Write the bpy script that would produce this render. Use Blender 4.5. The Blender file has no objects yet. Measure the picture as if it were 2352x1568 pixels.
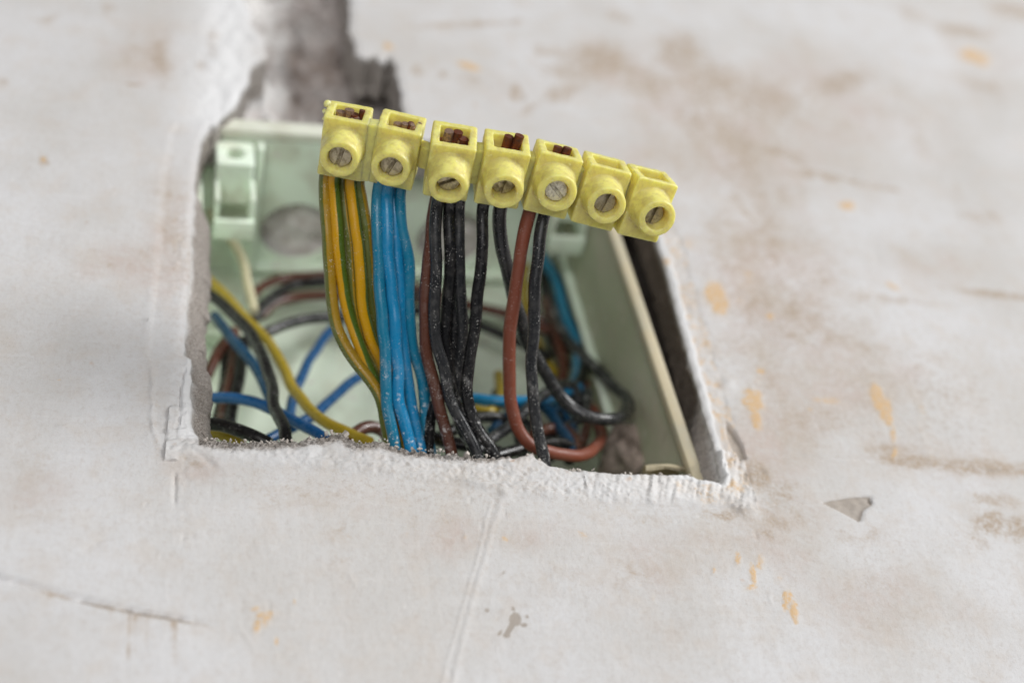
import bpy, bmesh, math, random
import numpy as np
from mathutils import Vector, Matrix, Euler

random.seed(7)
rng = np.random.default_rng(11)
S = 0.001                                  # everything below is laid out in millimetres
rad = math.radians
scene = bpy.context.scene
COL = scene.collection

# ------------------------------------------------------------------ camera
CAM = np.array([-55.518, -216.198, -196.275])          # mm, wall plane is Y = 0, Z is up the wall
CROT = (2.379377, 0.108680, -0.198446)
FPX = 2352 / 36 * 50                                    # focal length in reference pixels (2352 px wide)
cam_d = bpy.data.cameras.new('camera')
cam = bpy.data.objects.new('camera', cam_d); COL.objects.link(cam)
cam.location = CAM * S; cam.rotation_euler = CROT
cam_d.lens = 50; cam_d.sensor_width = 36; cam_d.sensor_fit = 'HORIZONTAL'
cam_d.clip_start = 0.01; cam_d.clip_end = 50
cam_d.dof.use_dof = True; cam_d.dof.focus_distance = 0.290; cam_d.dof.aperture_fstop = 6.6
cam_d.dof.aperture_blades = 7
scene.camera = cam

# ------------------------------------------------------------------ light: soft daylight from a window to the right, plus an added fill lamp
world = bpy.data.worlds.new('World'); scene.world = world; world.use_nodes = True
bg = world.node_tree.nodes['Background']
bg.inputs[0].default_value = (0.93, 0.96, 1.0, 1); bg.inputs[1].default_value = 0.09

def area_light(name, loc, target, size_x, size_y, power, color):
    l = bpy.data.lights.new(name, 'AREA'); l.shape = 'RECTANGLE'
    l.size = size_x; l.size_y = size_y; l.energy = power; l.color = color
    o = bpy.data.objects.new(name, l); COL.objects.link(o)
    o.location = loc
    o.rotation_euler = (Vector(target) - Vector(loc)).to_track_quat('-Z', 'Y').to_euler()
    return o
area_light('window_light', (2.2, -1.75, 0.75), (0, 0, 0.05), 1.0, 1.3, 90, (1.0, 1.0, 0.995))
area_light('fill_light', (-0.35, -2.0, -1.1), (0, 0, 0.05), 1.5, 1.3, 32, (1.0, 0.99, 0.985))  # unseen fill lamp, added low in front to brighten the box interior

vs = scene.view_settings
vs.view_transform = 'Standard'; vs.look = 'None'; vs.exposure = 0.0; vs.gamma = 1.0; vs.use_curve_mapping = False
scene.cycles.use_denoising = True
scene.cycles.max_bounces = 8

# ------------------------------------------------------------------ helpers
CM = np.array(Euler(CROT).to_matrix())
def at(px, py, Y):
    """the point of the plane Y (mm behind the wall face) that the reference pixel looks at"""
    d = CM @ np.array([px - 1176, -(py - 784), -FPX]); t = (Y - CAM[1]) / d[1]
    return CAM + d * t
def dist(px, py, D):
    d = CM @ np.array([(px - 1176) / FPX, -(py - 784) / FPX, -1.0])
    return CAM + d * D
def depth_of(P): return -((np.asarray(P) - CAM) @ CM)[2]
def wall_xz(px, py):
    a = at(px, py, 0); return np.array([a[0], a[2]])

def _hash(ix, iy, iz, seed):
    h = (ix.astype(np.int64) * 374761393 + iy.astype(np.int64) * 668265263 + iz.astype(np.int64) * 2147483647 + seed * 974634787) & 0xFFFFFFFF
    h = ((h ^ (h >> 13)) * 1274126177) & 0xFFFFFFFF
    h = ((h ^ (h >> 15)) * 2246822519) & 0xFFFFFFFF
    return ((h ^ (h >> 16)) & 0xFFFF) / 65535.0
def vnoise(x, y, z=None, seed=0):
    x = np.asarray(x, float); y = np.asarray(y, float)
    z = np.zeros_like(x) if z is None else np.asarray(z, float)
    x0 = np.floor(x); y0 = np.floor(y); z0 = np.floor(z)
    fx, fy, fz = x - x0, y - y0, z - z0
    fx = fx * fx * (3 - 2 * fx); fy = fy * fy * (3 - 2 * fy); fz = fz * fz * (3 - 2 * fz)
    ix, iy, iz = x0.astype(int), y0.astype(int), z0.astype(int)
    def c(a, b, d): return _hash(ix + a, iy + b, iz + d, seed)
    def plane(d):
        return (c(0,0,d)*(1-fx) + c(1,0,d)*fx)*(1-fy) + (c(0,1,d)*(1-fx) + c(1,1,d)*fx)*fy
    if not np.any(fz): return plane(0)
    return plane(0)*(1-fz) + plane(1)*fz
def fbm(x, y, z=None, octaves=4, seed=0, gain=0.5):
    out = 0; a = 1; tot = 0; f = 1.0
    for o in range(octaves):
        out = out + a * vnoise(x*f, y*f, None if z is None else z*f, seed + 17*o); tot += a; a *= gain; f *= 2.03
    return out / tot - 0.5
def smooth(a, b, x):
    t = np.clip((x - a) / (b - a), 0, 1); return t*t*(3 - 2*t)

def mesh_obj(name, verts, faces, mat=None, parent=None, smooth_shade=True, loc=None, sharp=None):
    """verts in mm; object origin at loc (mm)"""
    v = np.asarray(verts, float)
    if loc is not None: v = v - np.asarray(loc)
    me = bpy.data.meshes.new(name)
    me.from_pydata((v * S).tolist(), [], faces); me.update()
    if smooth_shade: me.polygons.foreach_set('use_smooth', [True] * len(me.polygons))
    if sharp is not None: me.set_sharp_from_angle(angle=rad(sharp))
    o = bpy.data.objects.new(name, me); COL.objects.link(o)
    if loc is not None: o.location = np.asarray(loc) * S
    if mat: me.materials.append(mat)
    if parent: o.parent = parent
    return o
def bm_obj(name, bm, mat, parent=None, sharp=35):
    me = bpy.data.meshes.new(name)
    bmesh.ops.recalc_face_normals(bm, faces=bm.faces)
    bmesh.ops.scale(bm, vec=(S, S, S), verts=bm.verts)
    bm.to_mesh(me); bm.free()
    me.polygons.foreach_set('use_smooth', [True] * len(me.polygons))
    me.set_sharp_from_angle(angle=rad(sharp))
    o = bpy.data.objects.new(name, me); COL.objects.link(o); me.materials.append(mat)
    if parent: o.parent = parent
    return o
def tag(o, label=None, cat=None, group=None, kind=None):
    if label: o['label'] = label
    if cat: o['category'] = cat
    if group: o['group'] = group
    if kind: o['kind'] = kind
    return o
def empty(name, loc, rot=(0, 0, 0)):
    o = bpy.data.objects.new(name, None); COL.objects.link(o)
    o.location = np.asarray(loc) * S; o.rotation_euler = rot; o.empty_display_size = 0.01
    return o
def bm_box(bm, lo, hi, bevel=0.0, seg=2):
    lo = Vector(lo); hi = Vector(hi)
    r = bmesh.ops.create_cube(bm, size=1.0)
    for v in r['verts']:
        v.co = Vector(((lo.x+hi.x)/2 + v.co.x*(hi.x-lo.x), (lo.y+hi.y)/2 + v.co.y*(hi.y-lo.y), (lo.z+hi.z)/2 + v.co.z*(hi.z-lo.z)))
    if bevel > 0:
        es = list({e for v in r['verts'] for e in v.link_edges})
        bmesh.ops.bevel(bm, geom=es, offset=bevel, segments=seg, affect='EDGES', profile=0.5)

# ------------------------------------------------------------------ materials
class N:
    """thin node-tree helper; texture coordinates come in millimetres of the object"""
    def __init__(s, name):
        s.m = bpy.data.materials.new(name); s.m.use_nodes = True
        s.t = s.m.node_tree; s.n = s.t.nodes; s.l = s.t.links
        s.p = s.n['Principled BSDF']
        tc = s.n.new('ShaderNodeTexCoord'); mp = s.n.new('ShaderNodeMapping')
        mp.inputs['Scale'].default_value = (1000, 1000, 1000)
        s.l.new(tc.outputs['Object'], mp.inputs['Vector']); s.co = mp.outputs['Vector']; s.tc = tc
    def link(s, a, b): s.l.new(a, b)
    def noise(s, scale, detail=4, rough=0.55, dist=0.0, vec=None, stretch=None):
        n = s.n.new('ShaderNodeTexNoise'); n.inputs['Scale'].default_value = scale
        n.inputs['Detail'].default_value = detail; n.inputs['Roughness'].default_value = rough
        n.inputs['Distortion'].default_value = dist
        v = vec or s.co
        if stretch:
            mp = s.n.new('ShaderNodeMapping'); mp.inputs['Scale'].default_value = stretch[0]
            mp.inputs['Rotation'].default_value = stretch[1]
            s.link(v, mp.inputs['Vector']); v = mp.outputs['Vector']
        s.link(v, n.inputs['Vector']); return n.outputs['Fac']
    def ramp(s, fac, a, b, lo=0.0, hi=1.0):
        n = s.n.new('ShaderNodeMapRange'); n.interpolation_type = 'SMOOTHSTEP'
        n.inputs['From Min'].default_value = a; n.inputs['From Max'].default_value = b
        n.inputs['To Min'].default_value = lo; n.inputs['To Max'].default_value = hi
        s.link(fac, n.inputs['Value']); return n.outputs['Result']
    def math(s, op, a, b=None):
        n = s.n.new('ShaderNodeMath'); n.operation = op
        for i, v in enumerate((a, b)):
            if v is None: continue
            if isinstance(v, (int, float)): n.inputs[i].default_value = v
            else: s.link(v, n.inputs[i])
        return n.outputs[0]
    def mix(s, fac, a, b, mode='MIX'):
        n = s.n.new('ShaderNodeMix'); n.data_type = 'RGBA'; n.blend_type = mode
        for inp, v in ((n.inputs['Factor'], fac), (n.inputs['A'], a), (n.inputs['B'], b)):
            if isinstance(v, (int, float)): inp.default_value = v
            elif isinstance(v, tuple): inp.default_value = (*v, 1) if len(v) == 3 else v
            else: s.link(v, inp)
        return n.outputs['Result']
    def bump(s, height, strength, distance, normal=None):
        n = s.n.new('ShaderNodeBump'); n.inputs['Strength'].default_value = strength
        n.inputs['Distance'].default_value = distance * S
        s.link(height, n.inputs['Height'])
        if normal is not None: s.link(normal, n.inputs['Normal'])
        return n.outputs['Normal']
    def attr(s, name):
        n = s.n.new('ShaderNodeAttribute'); n.attribute_name = name
        sp = s.n.new('ShaderNodeSeparateColor'); s.link(n.outputs['Color'], sp.inputs[0])
        return sp.outputs
    def out(s, color=None, rough=None, normal=None):
        if color is not None:
            if isinstance(color, tuple): s.p.inputs['Base Color'].default_value = (*color, 1)
            else: s.link(color, s.p.inputs['Base Color'])
        if rough is not None:
            if isinstance(rough, (int, float)): s.p.inputs['Roughness'].default_value = rough
            else: s.link(rough, s.p.inputs['Roughness'])
        if normal is not None: s.link(normal, s.p.inputs['Normal'])
        return s.m

def mat_wall():
    k = N('plaster_wall')
    st = k.attr('stain_shade'); ax = k.attr('aux')
    low = k.noise(0.022, 4, 0.55); mid = k.noise(0.13, 5, 0.6); fine = k.noise(0.9, 4, 0.6)
    streak = k.noise(0.5, 4, 0.6, stretch=((1.6, 1, 0.10), (0, rad(6), 0)))
    streak2 = k.noise(0.5, 4, 0.6, stretch=((0.10, 1, 1.4), (0, rad(-4), 0)))
    c = k.mix(k.ramp(low, 0.35, 0.65), (0.61, 0.605, 0.61), (0.545, 0.53, 0.515))
    c = k.mix(k.math('MULTIPLY', k.ramp(mid, 0.45, 0.72), 0.45), c, (0.54, 0.485, 0.435))
    c = k.mix(k.math('MULTIPLY', k.math('MULTIPLY', k.ramp(streak, 0.48, 0.75), k.ramp(low, 0.42, 0.6)), 0.25), c, (0.48, 0.455, 0.43))
    grn = k.noise(2.6, 5, 0.75); c = k.mix(k.math('MULTIPLY', k.ramp(grn, 0.52, 0.72), 0.36), c, (0.42, 0.38, 0.34))
    c = k.mix(k.math('MULTIPLY', k.ramp(streak2, 0.5, 0.75), 0.15), c, (0.72, 0.71, 0.71))
    ti = k.attr('tint')
    wn = k.noise(0.045, 6, 0.62, 0.6)
    w = k.math('ADD', ti[0], k.math('MULTIPLY', k.math('SUBTRACT', wn, 0.5), 1.5))
    w = k.math('MULTIPLY', k.ramp(w, 0.12, 0.85), k.ramp(ti[0], 0.02, 0.35))
    w = k.math('MULTIPLY', w, k.ramp(k.noise(0.38, 7, 0.75, 0.5), 0.33, 0.62, 0.35, 1.0))
    c = k.mix(k.math('MULTIPLY', w, 0.74), c, k.mix(k.ramp(k.noise(0.05, 2, 0.5), 0.4, 0.6), (0.46, 0.385, 0.32), (0.49, 0.40, 0.355)))
    sn = k.noise(0.75, 7, 0.78)
    c = k.mix(k.math('MULTIPLY', k.math('MULTIPLY', k.ramp(sn, 0.48, 0.64), ti[1]), 0.78), c, (0.40, 0.335, 0.28))
    c = k.mix(k.math('MULTIPLY', k.math('MULTIPLY', k.ramp(sn, 0.45, 0.30), ti[1]), 0.5), c, (0.72, 0.715, 0.71))
    # white skim over the strip along the cut edge
    c = k.mix(k.math('MULTIPLY', ax[1], 0.85), c, (0.73, 0.73, 0.735))
    # beige-brown stains and painted arc shade: soft blobs broken up by grain
    en = k.noise(0.28, 6, 0.65); en2 = k.noise(1.3, 4, 0.7)
    b = k.math('ADD', st[0], k.math('MULTIPLY', k.math('SUBTRACT', en, 0.5), 1.3))
    b = k.math('ADD', b, k.math('MULTIPLY', k.math('SUBTRACT', en2, 0.5), 0.7))
    bm_ = k.math('MULTIPLY', k.ramp(b, 0.12, 0.75), k.ramp(st[0], 0.03, 0.30))
    bm_ = k.math('MULTIPLY', bm_, k.ramp(k.noise(0.55, 7, 0.78, 0.6), 0.36, 0.60, 0.15, 1.0))
    c = k.mix(k.math('MULTIPLY', bm_, 0.92), c, k.mix(k.ramp(grn, 0.35, 0.65), (0.32, 0.24, 0.17), (0.46, 0.37, 0.285)))
    # tiny rust dots everywhere
    vo = k.noise(0.16, 2, 0.4); c = k.mix(k.math('MULTIPLY', k.ramp(vo, 0.735, 0.80), 0.5), c, (0.48, 0.28, 0.15))
    # ochre paint remnants
    g = k.math('ADD', st[1], k.math('MULTIPLY', k.math('SUBTRACT', en, 0.5), 1.5))
    g = k.math('ADD', g, k.math('MULTIPLY', k.math('SUBTRACT', en2, 0.5), 0.5))
    gm = k.math('MULTIPLY', k.ramp(g, 0.36, 0.72), k.ramp(st[1], 0.05, 0.35))
    gm = k.math('MULTIPLY', gm, k.ramp(k.noise(0.8, 5, 0.7), 0.32, 0.55, 0.25, 1.0))
    c = k.mix(k.math('MULTIPLY', k.ramp(st[1], 0.0, 0.8), 0.16), c, (0.60, 0.45, 0.29))
    c = k.mix(k.math('MULTIPLY', gm, 0.82), c, k.mix(fine, (0.64, 0.385, 0.15), (0.60, 0.43, 0.25)))
    # grey bare patches, and the painted shade line of the trowel groove
    r = k.math('ADD', st[2], k.math('MULTIPLY', k.math('SUBTRACT', en, 0.5), 0.55))
    rm = k.math('MULTIPLY', k.ramp(r, 0.42, 0.55), k.ramp(st[2], 0.05, 0.3))
    c = k.mix(k.math('MULTIPLY', rm, 0.85), c, k.mix(fine, (0.28, 0.235, 0.195), (0.41, 0.365, 0.32)))
    # raw broken plaster; cut faces also darkened by painted shade
    rw = k.mix(k.ramp(grn, 0.38, 0.62), (0.29, 0.245, 0.21), (0.64, 0.595, 0.555))
    c = k.mix(ax[0], c, rw)
    rw_shade = k.mix(k.ramp(en2, 0.35, 0.68), (0.20, 0.16, 0.13), (0.40, 0.33, 0.28))
    c = k.mix(ax[2], c, rw_shade)
    h = k.math('ADD', k.math('MULTIPLY', fine, 0.6), k.math('MULTIPLY', streak, 0.16))
    h = k.math('ADD', h, k.math('MULTIPLY', k.noise(3.4, 4, 0.7), 0.45))
    nb = k.bump(h, 0.8, 0.20)
    grit = k.math('MULTIPLY', k.noise(1.7, 4, 0.7), ax[0])
    nb = k.bump(grit, 1.0, 0.9, nb)
    k.p.inputs['Specular IOR Level'].default_value = 0.25
    return k.out(c, 0.88, nb)

def mat_masonry():
    k = N('bare_mortar')
    a = k.noise(0.07, 5, 0.6); b = k.noise(0.35, 5, 0.65); f = k.noise(1.4, 4, 0.6)
    c = k.mix(k.ramp(a, 0.38, 0.62), (0.30, 0.245, 0.215), (0.52, 0.465, 0.44))
    c = k.mix(k.math('MULTIPLY', k.ramp(b, 0.5, 0.68), 0.55), c, (0.60, 0.57, 0.56))
    c = k.mix(k.math('MULTIPLY', k.ramp(b, 0.46, 0.34), 0.6), c, (0.22, 0.185, 0.16))
    pale = k.attr('aux')
    c = k.mix(pale[0], c, k.mix(f, (0.66, 0.64, 0.62), (0.80, 0.79, 0.78)))
    c = k.mix(pale[1], c, (0.07, 0.055, 0.045))  # recess painted near black, the gap's shade put into the colour
    return k.out(c, 0.95, k.bump(k.math('ADD', b, k.math('MULTIPLY', f, 0.5)), 0.9, 0.5))

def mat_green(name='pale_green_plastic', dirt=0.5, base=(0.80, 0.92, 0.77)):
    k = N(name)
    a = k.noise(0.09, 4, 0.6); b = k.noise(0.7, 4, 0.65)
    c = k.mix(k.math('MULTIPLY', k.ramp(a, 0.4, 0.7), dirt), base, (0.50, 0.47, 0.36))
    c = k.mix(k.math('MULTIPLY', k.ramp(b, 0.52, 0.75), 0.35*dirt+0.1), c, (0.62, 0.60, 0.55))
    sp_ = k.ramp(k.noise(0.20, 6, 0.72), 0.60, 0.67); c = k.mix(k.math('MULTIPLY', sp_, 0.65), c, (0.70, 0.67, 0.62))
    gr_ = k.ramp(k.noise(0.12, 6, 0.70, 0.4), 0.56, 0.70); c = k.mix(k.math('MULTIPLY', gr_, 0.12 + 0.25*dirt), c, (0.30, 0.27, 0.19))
    k.p.inputs['Subsurface Weight'].default_value = 0.12
    k.p.inputs['Subsurface Radius'].default_value = (0.8, 1.0, 0.7)
    k.p.inputs['Subsurface Scale'].default_value = 0.002
    return k.out(c, 0.42, k.bump(b, 0.25, 0.12))

def mat_yellow(name='aged_yellow_polyethylene', worn=1.0):
    k = N(name)
    a = k.noise(0.16, 4, 0.6); b = k.noise(1.6, 5, 0.65); d = k.noise(0.5, 5, 0.65)
    c = k.mix(k.ramp(a, 0.35, 0.65), (0.77, 0.71, 0.22), (0.66, 0.59, 0.195))
    c = k.mix(k.math('MULTIPLY', k.ramp(d, 0.42, 0.66), 0.55), c, (0.50, 0.41, 0.16))
    # plaster dust caught on upward faces
    ge = k.n.new('ShaderNodeNewGeometry'); sx = k.n.new('ShaderNodeSeparateXYZ'); k.link(ge.outputs['Normal'], sx.inputs[0])
    up = k.ramp(sx.outputs[2], 0.35, 0.95)
    dust = k.math('MULTIPLY', up, k.ramp(b, 0.40, 0.66))
    c = k.mix(k.math('MULTIPLY', dust, 0.55), c, (0.72, 0.66, 0.50))
    c = k.mix(k.math('MULTIPLY', k.ramp(b, 0.63, 0.72), 0.35), c, (0.76, 0.72, 0.55))
    pt = k.ramp(ge.outputs['Pointiness'], 0.515, 0.56)
    c = k.mix(k.math('MULTIPLY', pt, k.ramp(d, 0.3, 0.6, 0.3*worn, 0.75*worn)), c, (0.80, 0.75, 0.40))
    k.p.inputs['Subsurface Weight'].default_value = 0.85
    k.p.inputs['Subsurface Radius'].default_value = (1.0, 0.85, 0.22)
    k.p.inputs['Subsurface Scale'].default_value = 0.0045
    return k.out(c, k.ramp(b, 0.35, 0.7, 0.34, 0.6), k.bump(k.math('ADD', b, d), 0.35, 0.10))

def mat_wire(name, c1, c2=None, dust=0.5, rough=0.32, smear=0.0):
    k = N(name)
    uv = k.n.new('ShaderNodeUVMap'); sp = k.n.new('ShaderNodeSeparateXYZ'); k.link(uv.outputs[0], sp.inputs[0])
    f = k.noise(3.4, 2, 0.5); g = k.noise(0.45, 5, 0.65); h = k.noise(0.11, 3, 0.5)
    base = tuple(x*0.8 for x in c1)
    if c2:
        ph = k.math('MULTIPLY', sp.outputs[0], 2*math.pi*1.0)
        wv = k.math('SINE', k.math('MULTIPLY', ph, 2.0))
        wv = k.math('ADD', wv, k.math('MULTIPLY', k.math('SUBTRACT', g, 0.5), 0.5))
        c = k.mix(k.ramp(wv, 0.18, 0.40), k.mix(h, c1, tuple(x*0.72 for x in c1)), c2)
    else:
        c = k.mix(h, c1, base)
    # thin dust film, heavier in patches
    k.p.inputs['Specular IOR Level'].default_value = 0.5
    film = k.math('MULTIPLY', k.ramp(g, 0.45, 0.80), 0.07*dust)
    c = k.mix(film, c, (0.55, 0.50, 0.44))
    fleck = k.math('MULTIPLY', k.ramp(f, 0.62, 0.70), k.ramp(k.noise(0.30, 6, 0.7, 0.5), 0.47, 0.62))
    pat = k.ramp(k.noise(0.5, 6, 0.75, 0.8), 0.66, 0.72); fleck = k.math('MAXIMUM', fleck, k.math('MULTIPLY', pat, 0.7))
    c = k.mix(k.math('MULTIPLY', fleck, min(1.0, dust*1.1)), c, (0.72, 0.70, 0.66))
    if smear:
        sm = k.math('MULTIPLY', k.ramp(k.noise(0.6, 5, 0.75), 0.56, 0.66), k.ramp(sp.outputs[1], 0.46, 0.74))
        c = k.mix(k.math('MULTIPLY', sm, smear), c, (0.80, 0.79, 0.77))
    return k.out(c, k.ramp(g, 0.35, 0.75, rough-0.08, rough+0.16), k.bump(k.math('ADD', f, g), 0.25, 0.10))

def mat_metal(name, c, rough, dirt, dirtc=(0.07, 0.05, 0.04)):
    k = N(name)
    a = k.noise(1.1, 5, 0.65); b = k.noise(3.0, 4, 0.6)
    m = k.math('MULTIPLY', k.ramp(a, 0.42, 0.62), dirt)
    col = k.mix(m, c, dirtc)
    k.link(k.ramp(m, 0.0, 1.0, 0.85, 0.0), k.p.inputs['Metallic'])
    return k.out(col, k.ramp(a, 0.4, 0.65, rough, 0.8), k.bump(k.math('ADD', a, b), 0.6, 0.12))

M_WALL = mat_wall(); M_MAS = mat_masonry()
M_GREEN = mat_green(); M_GREEN_BACK = mat_green('dusty_green_plastic', 0.55, (0.78, 0.87, 0.73))
M_GREEN_RIM = mat_green('dirty_cream_rim', 0.9, (0.56, 0.49, 0.34))
M_GREEN_DIRTY_SHADED = mat_green('grimy_shaded_green_plastic', 1.0, (0.44, 0.46, 0.32))  # right wall: grime, with the shade of that side put into the colour
M_GREEN_LIT = mat_green('lit_pale_rim', 0.5, (0.76, 0.78, 0.67))  # pale top rim, its lit look put into the colour
M_YEL = mat_yellow(); M_YEL_WEB = mat_yellow('yellow_polyethylene_web', 0.0)
M_BLUE = mat_wire('blue_insulation', (0.008, 0.24, 0.49), dust=0.75, smear=0.9)
M_TEAL = mat_wire('teal_blue_insulation', (0.010, 0.20, 0.34), dust=0.9, smear=0.9)
M_BLUE_SHADED = mat_wire('blue_insulation_shaded', (0.006, 0.075, 0.21), dust=0.35)  # darker copy of the blue, box shade put into its colour
M_BLACK = mat_wire('black_insulation', (0.007, 0.007, 0.008), dust=0.85, smear=0.85)
M_GREY = mat_wire('dusty_black_insulation', (0.019, 0.020, 0.022), dust=1.0, smear=0.6)
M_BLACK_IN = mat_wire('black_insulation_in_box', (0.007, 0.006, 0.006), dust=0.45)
M_BROWN = mat_wire('brown_insulation', (0.20, 0.052, 0.026), dust=0.45, rough=0.5)
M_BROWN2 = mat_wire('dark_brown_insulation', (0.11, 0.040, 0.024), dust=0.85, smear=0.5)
M_GY = mat_wire('yellow_green_insulation', (0.68, 0.36, 0.006), (0.07, 0.125, 0.012), dust=0.4)
M_GY2 = mat_wire('dusty_yellow_green_insulation', (0.42, 0.25, 0.015), (0.12, 0.14, 0.03), dust=0.9)
M_OCH = mat_wire('ochre_insulation', (0.36, 0.255, 0.014), dust=0.4)
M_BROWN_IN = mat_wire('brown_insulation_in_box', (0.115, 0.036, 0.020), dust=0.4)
M_NAVY = mat_wire('navy_insulation', (0.006, 0.055, 0.12), dust=0.5)
M_CREAM = mat_wire('cream_insulation', (0.62, 0.57, 0.38), dust=0.4)
M_COPPER = mat_metal('oxidised_copper', (0.22, 0.07, 0.035), 0.5, 0.75, (0.05, 0.02, 0.012))
M_COPPER_CUT = mat_metal('tarnished_copper', (0.50, 0.34, 0.25), 0.35, 0.7, (0.06, 0.03, 0.02))
M_SCREW = mat_metal('dull_brass_screw', (0.52, 0.46, 0.34), 0.32, 0.55, (0.16, 0.12, 0.07))
M_SCREW_P = mat_metal('paint_spotted_screw', (0.82, 0.79, 0.70), 0.5, 0.45, (0.10, 0.07, 0.05))

# ------------------------------------------------------------------ the wall: a plaster sheet with a ragged opening and a chase running up from it
outline_px = [  # front edge of the opening, anticlockwise from the lower left corner
 (465,1006),(505,1006),(540,1011),(575,1009),(600,1011),(650,1006),(700,1003),(738,996),(762,988),(785,990),(806,1002),(828,1010),(852,1008),(880,1004),(900,1014),(925,1021),
 (960,1026),(1000,1033),(1060,1040),(1130,1045),(1190,1043),(1222,1034),(1236,1050),(1262,1064),(1300,1073),(1350,1077),(1400,1081),(1480,1085),(1540,1088),(1575,1086),(1606,1098),(1650,1105),
 (1656,1092),(1640,1030),(1624,967),(1594,856),(1564,744),(1538,641),(1521,589),(1486,490),(1450,402),(1380,378),(1200,345),(1000,320),(940,312),
 (929,262),(918,200),(906,140),(893,127),(880,142),(862,128),(845,134),(828,131),(815,118),(810,80),(803,30),(797,-40)]
outline_px_left = [(548,-40),(566,10),(579,59),(604,94),(608,128),(578,150),(566,190),(548,228),(520,262),(498,280),(484,283),(466,312),(457,345),(450,390),(445,475),(440,575),(435,650),
 (428,725),(424,780),(421,809),(440,821),(437,884),(440,949),(446,990)]
poly = [wall_xz(*q) for q in outline_px]
xr, xl = poly[-1][0], wall_xz(*outline_px_left[0])[0]
poly += [np.array([xr - 2, 260.]), np.array([xr + 1, 420.]), np.array([xl - 3, 420.]), np.array([xl + 1, 260.])]
poly += [wall_xz(*q) for q in outline_px_left]
# fractal subdivision
pts = []
for i in range(len(poly)):
    a, b = poly[i], poly[(i+1) % len(poly)]
    L = np.linalg.norm(b - a); n = max(1, int(L / 0.8)); nr = np.array([-(b-a)[1], (b-a)[0]]) / max(L, 1e-6)
    for j in range(n):
        q = a + (b - a) * j / n
        amp = 0.75 if q[1] < 20 and q[0] < 20 else 0.5
        if q[1] > 112: amp = 1.6
        w = fbm(np.array([q[0]*0.35]), np.array([q[1]*0.35]), octaves=4, seed=3, gain=0.6)[0] * 2 * amp * min(1, 4*min(j/n, 1-j/n)+0.35)
        pts.append(q + nr * w)
poly = np.array(pts)

def axis(segs):
    out = []
    for a, b, h in segs:
        n = max(1, int(round((b - a) / h))); out += list(np.linspace(a, b, n, endpoint=False))
    return np.array(out + [segs[-1][1]])
gx = axis([(-700,-140,28), (-140,-66,0.9), (-66,64,0.32), (64,110,0.65), (110,240,1.0), (240,700,23)])
gz = axis([(-500,-66,22), (-66,-14,0.6), (-14,-9,0.4), (-9,7,0.26), (7,120,0.5), (120,185,0.6), (185,260,1.2), (260,700,16)])
GX, GZ = np.meshgrid(gx, gz, indexing='xy'); nz, nx = GX.shape
X = GX.ravel().copy(); Z = GZ.ravel().copy()

def poly_sdf(X, Z, poly, reach=14.0):
    d2 = np.full(X.shape, reach**2); inside = np.zeros(X.shape, bool)
    cx = np.zeros(X.shape); cz = np.zeros(X.shape)
    order = np.argsort(Z); Zs = Z[order]
    for i in range(len(poly)):
        a, b = poly[i], poly[(i+1) % len(poly)]
        lo, hi = min(a[1], b[1]) , max(a[1], b[1])
        i0, i1 = np.searchsorted(Zs, lo - reach), np.searchsorted(Zs, hi + reach)
        idx = order[i0:i1]
        xi = X[idx]; m = (xi > min(a[0], b[0]) - reach) & (xi < max(a[0], b[0]) + reach); idx2 = idx[m]
        px, pz = X[idx2] - a[0], Z[idx2] - a[1]; e = b - a
        t = np.clip((px*e[0] + pz*e[1]) / (e@e + 1e-12), 0, 1)
        qx, qz = px - t*e[0], pz - t*e[1]; dd = qx*qx + qz*qz
        u = dd < d2[idx2]; k = idx2[u]
        d2[k] = dd[u]; cx[k] = X[k] - qx[u]; cz[k] = Z[k] - qz[u]
        j0, j1 = np.searchsorted(Zs, lo), np.searchsorted(Zs, hi)
        jd = order[j0:j1]
        if len(jd) and hi > lo:
            xx = a[0] + (Z[jd] - a[1]) / (b[1] - a[1]) * (b[0] - a[0])
            inside[jd] ^= X[jd] < xx
    d = np.sqrt(d2); return np.where(inside, -d, d), cx, cz
sdf, cx, cz = poly_sdf(X, Z, poly)
dx = np.gradient(gx)[None, :].repeat(nz, 0).ravel(); dz = np.gradient(gz)[:, None].repeat(nx, 1).ravel()
hcell = np.maximum(dx, dz)
snap = np.abs(sdf) < 0.52 * hcell
snap &= np.abs(sdf) < 6
X[snap] = cx[snap]; Z[snap] = cz[snap]; sdf[snap] = 0
inside = sdf < 0

def polyline_d(X, Z, pl, reach=10.0, t_out=False):
    d = np.full(X.shape, float(reach)); T = np.zeros(X.shape)
    P = [wall_xz(*q) for q in pl]
    for i in range(len(P) - 1):
        a, b = P[i], P[i+1]; e = b - a
        m = np.where((X > min(a[0],b[0])-reach) & (X < max(a[0],b[0])+reach) & (Z > min(a[1],b[1])-reach) & (Z < max(a[1],b[1])+reach))[0]
        px, pz = X[m]-a[0], Z[m]-a[1]; t = np.clip((px*e[0]+pz*e[1])/(e@e), 0, 1)
        qx, qz = px-t*e[0], pz-t*e[1]; dd = np.hypot(qx, qz)
        sgn = np.sign(e[0]*pz - e[1]*px)
        u = dd < np.abs(d[m]); k = m[u]
        d[k] = (dd*np.where(sgn == 0, 1, sgn))[u]; T[k] = (i + t[u])/(len(P)-1)
    return (d, T) if t_out else d
def pxdisc(px, py):
    """wall mm per reference pixel, across and up, near a pixel"""
    a = wall_xz(px, py); b = wall_xz(px+20, py); c = wall_xz(px, py-20)
    return a, (b-a)/20, (c-a)/20

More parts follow.
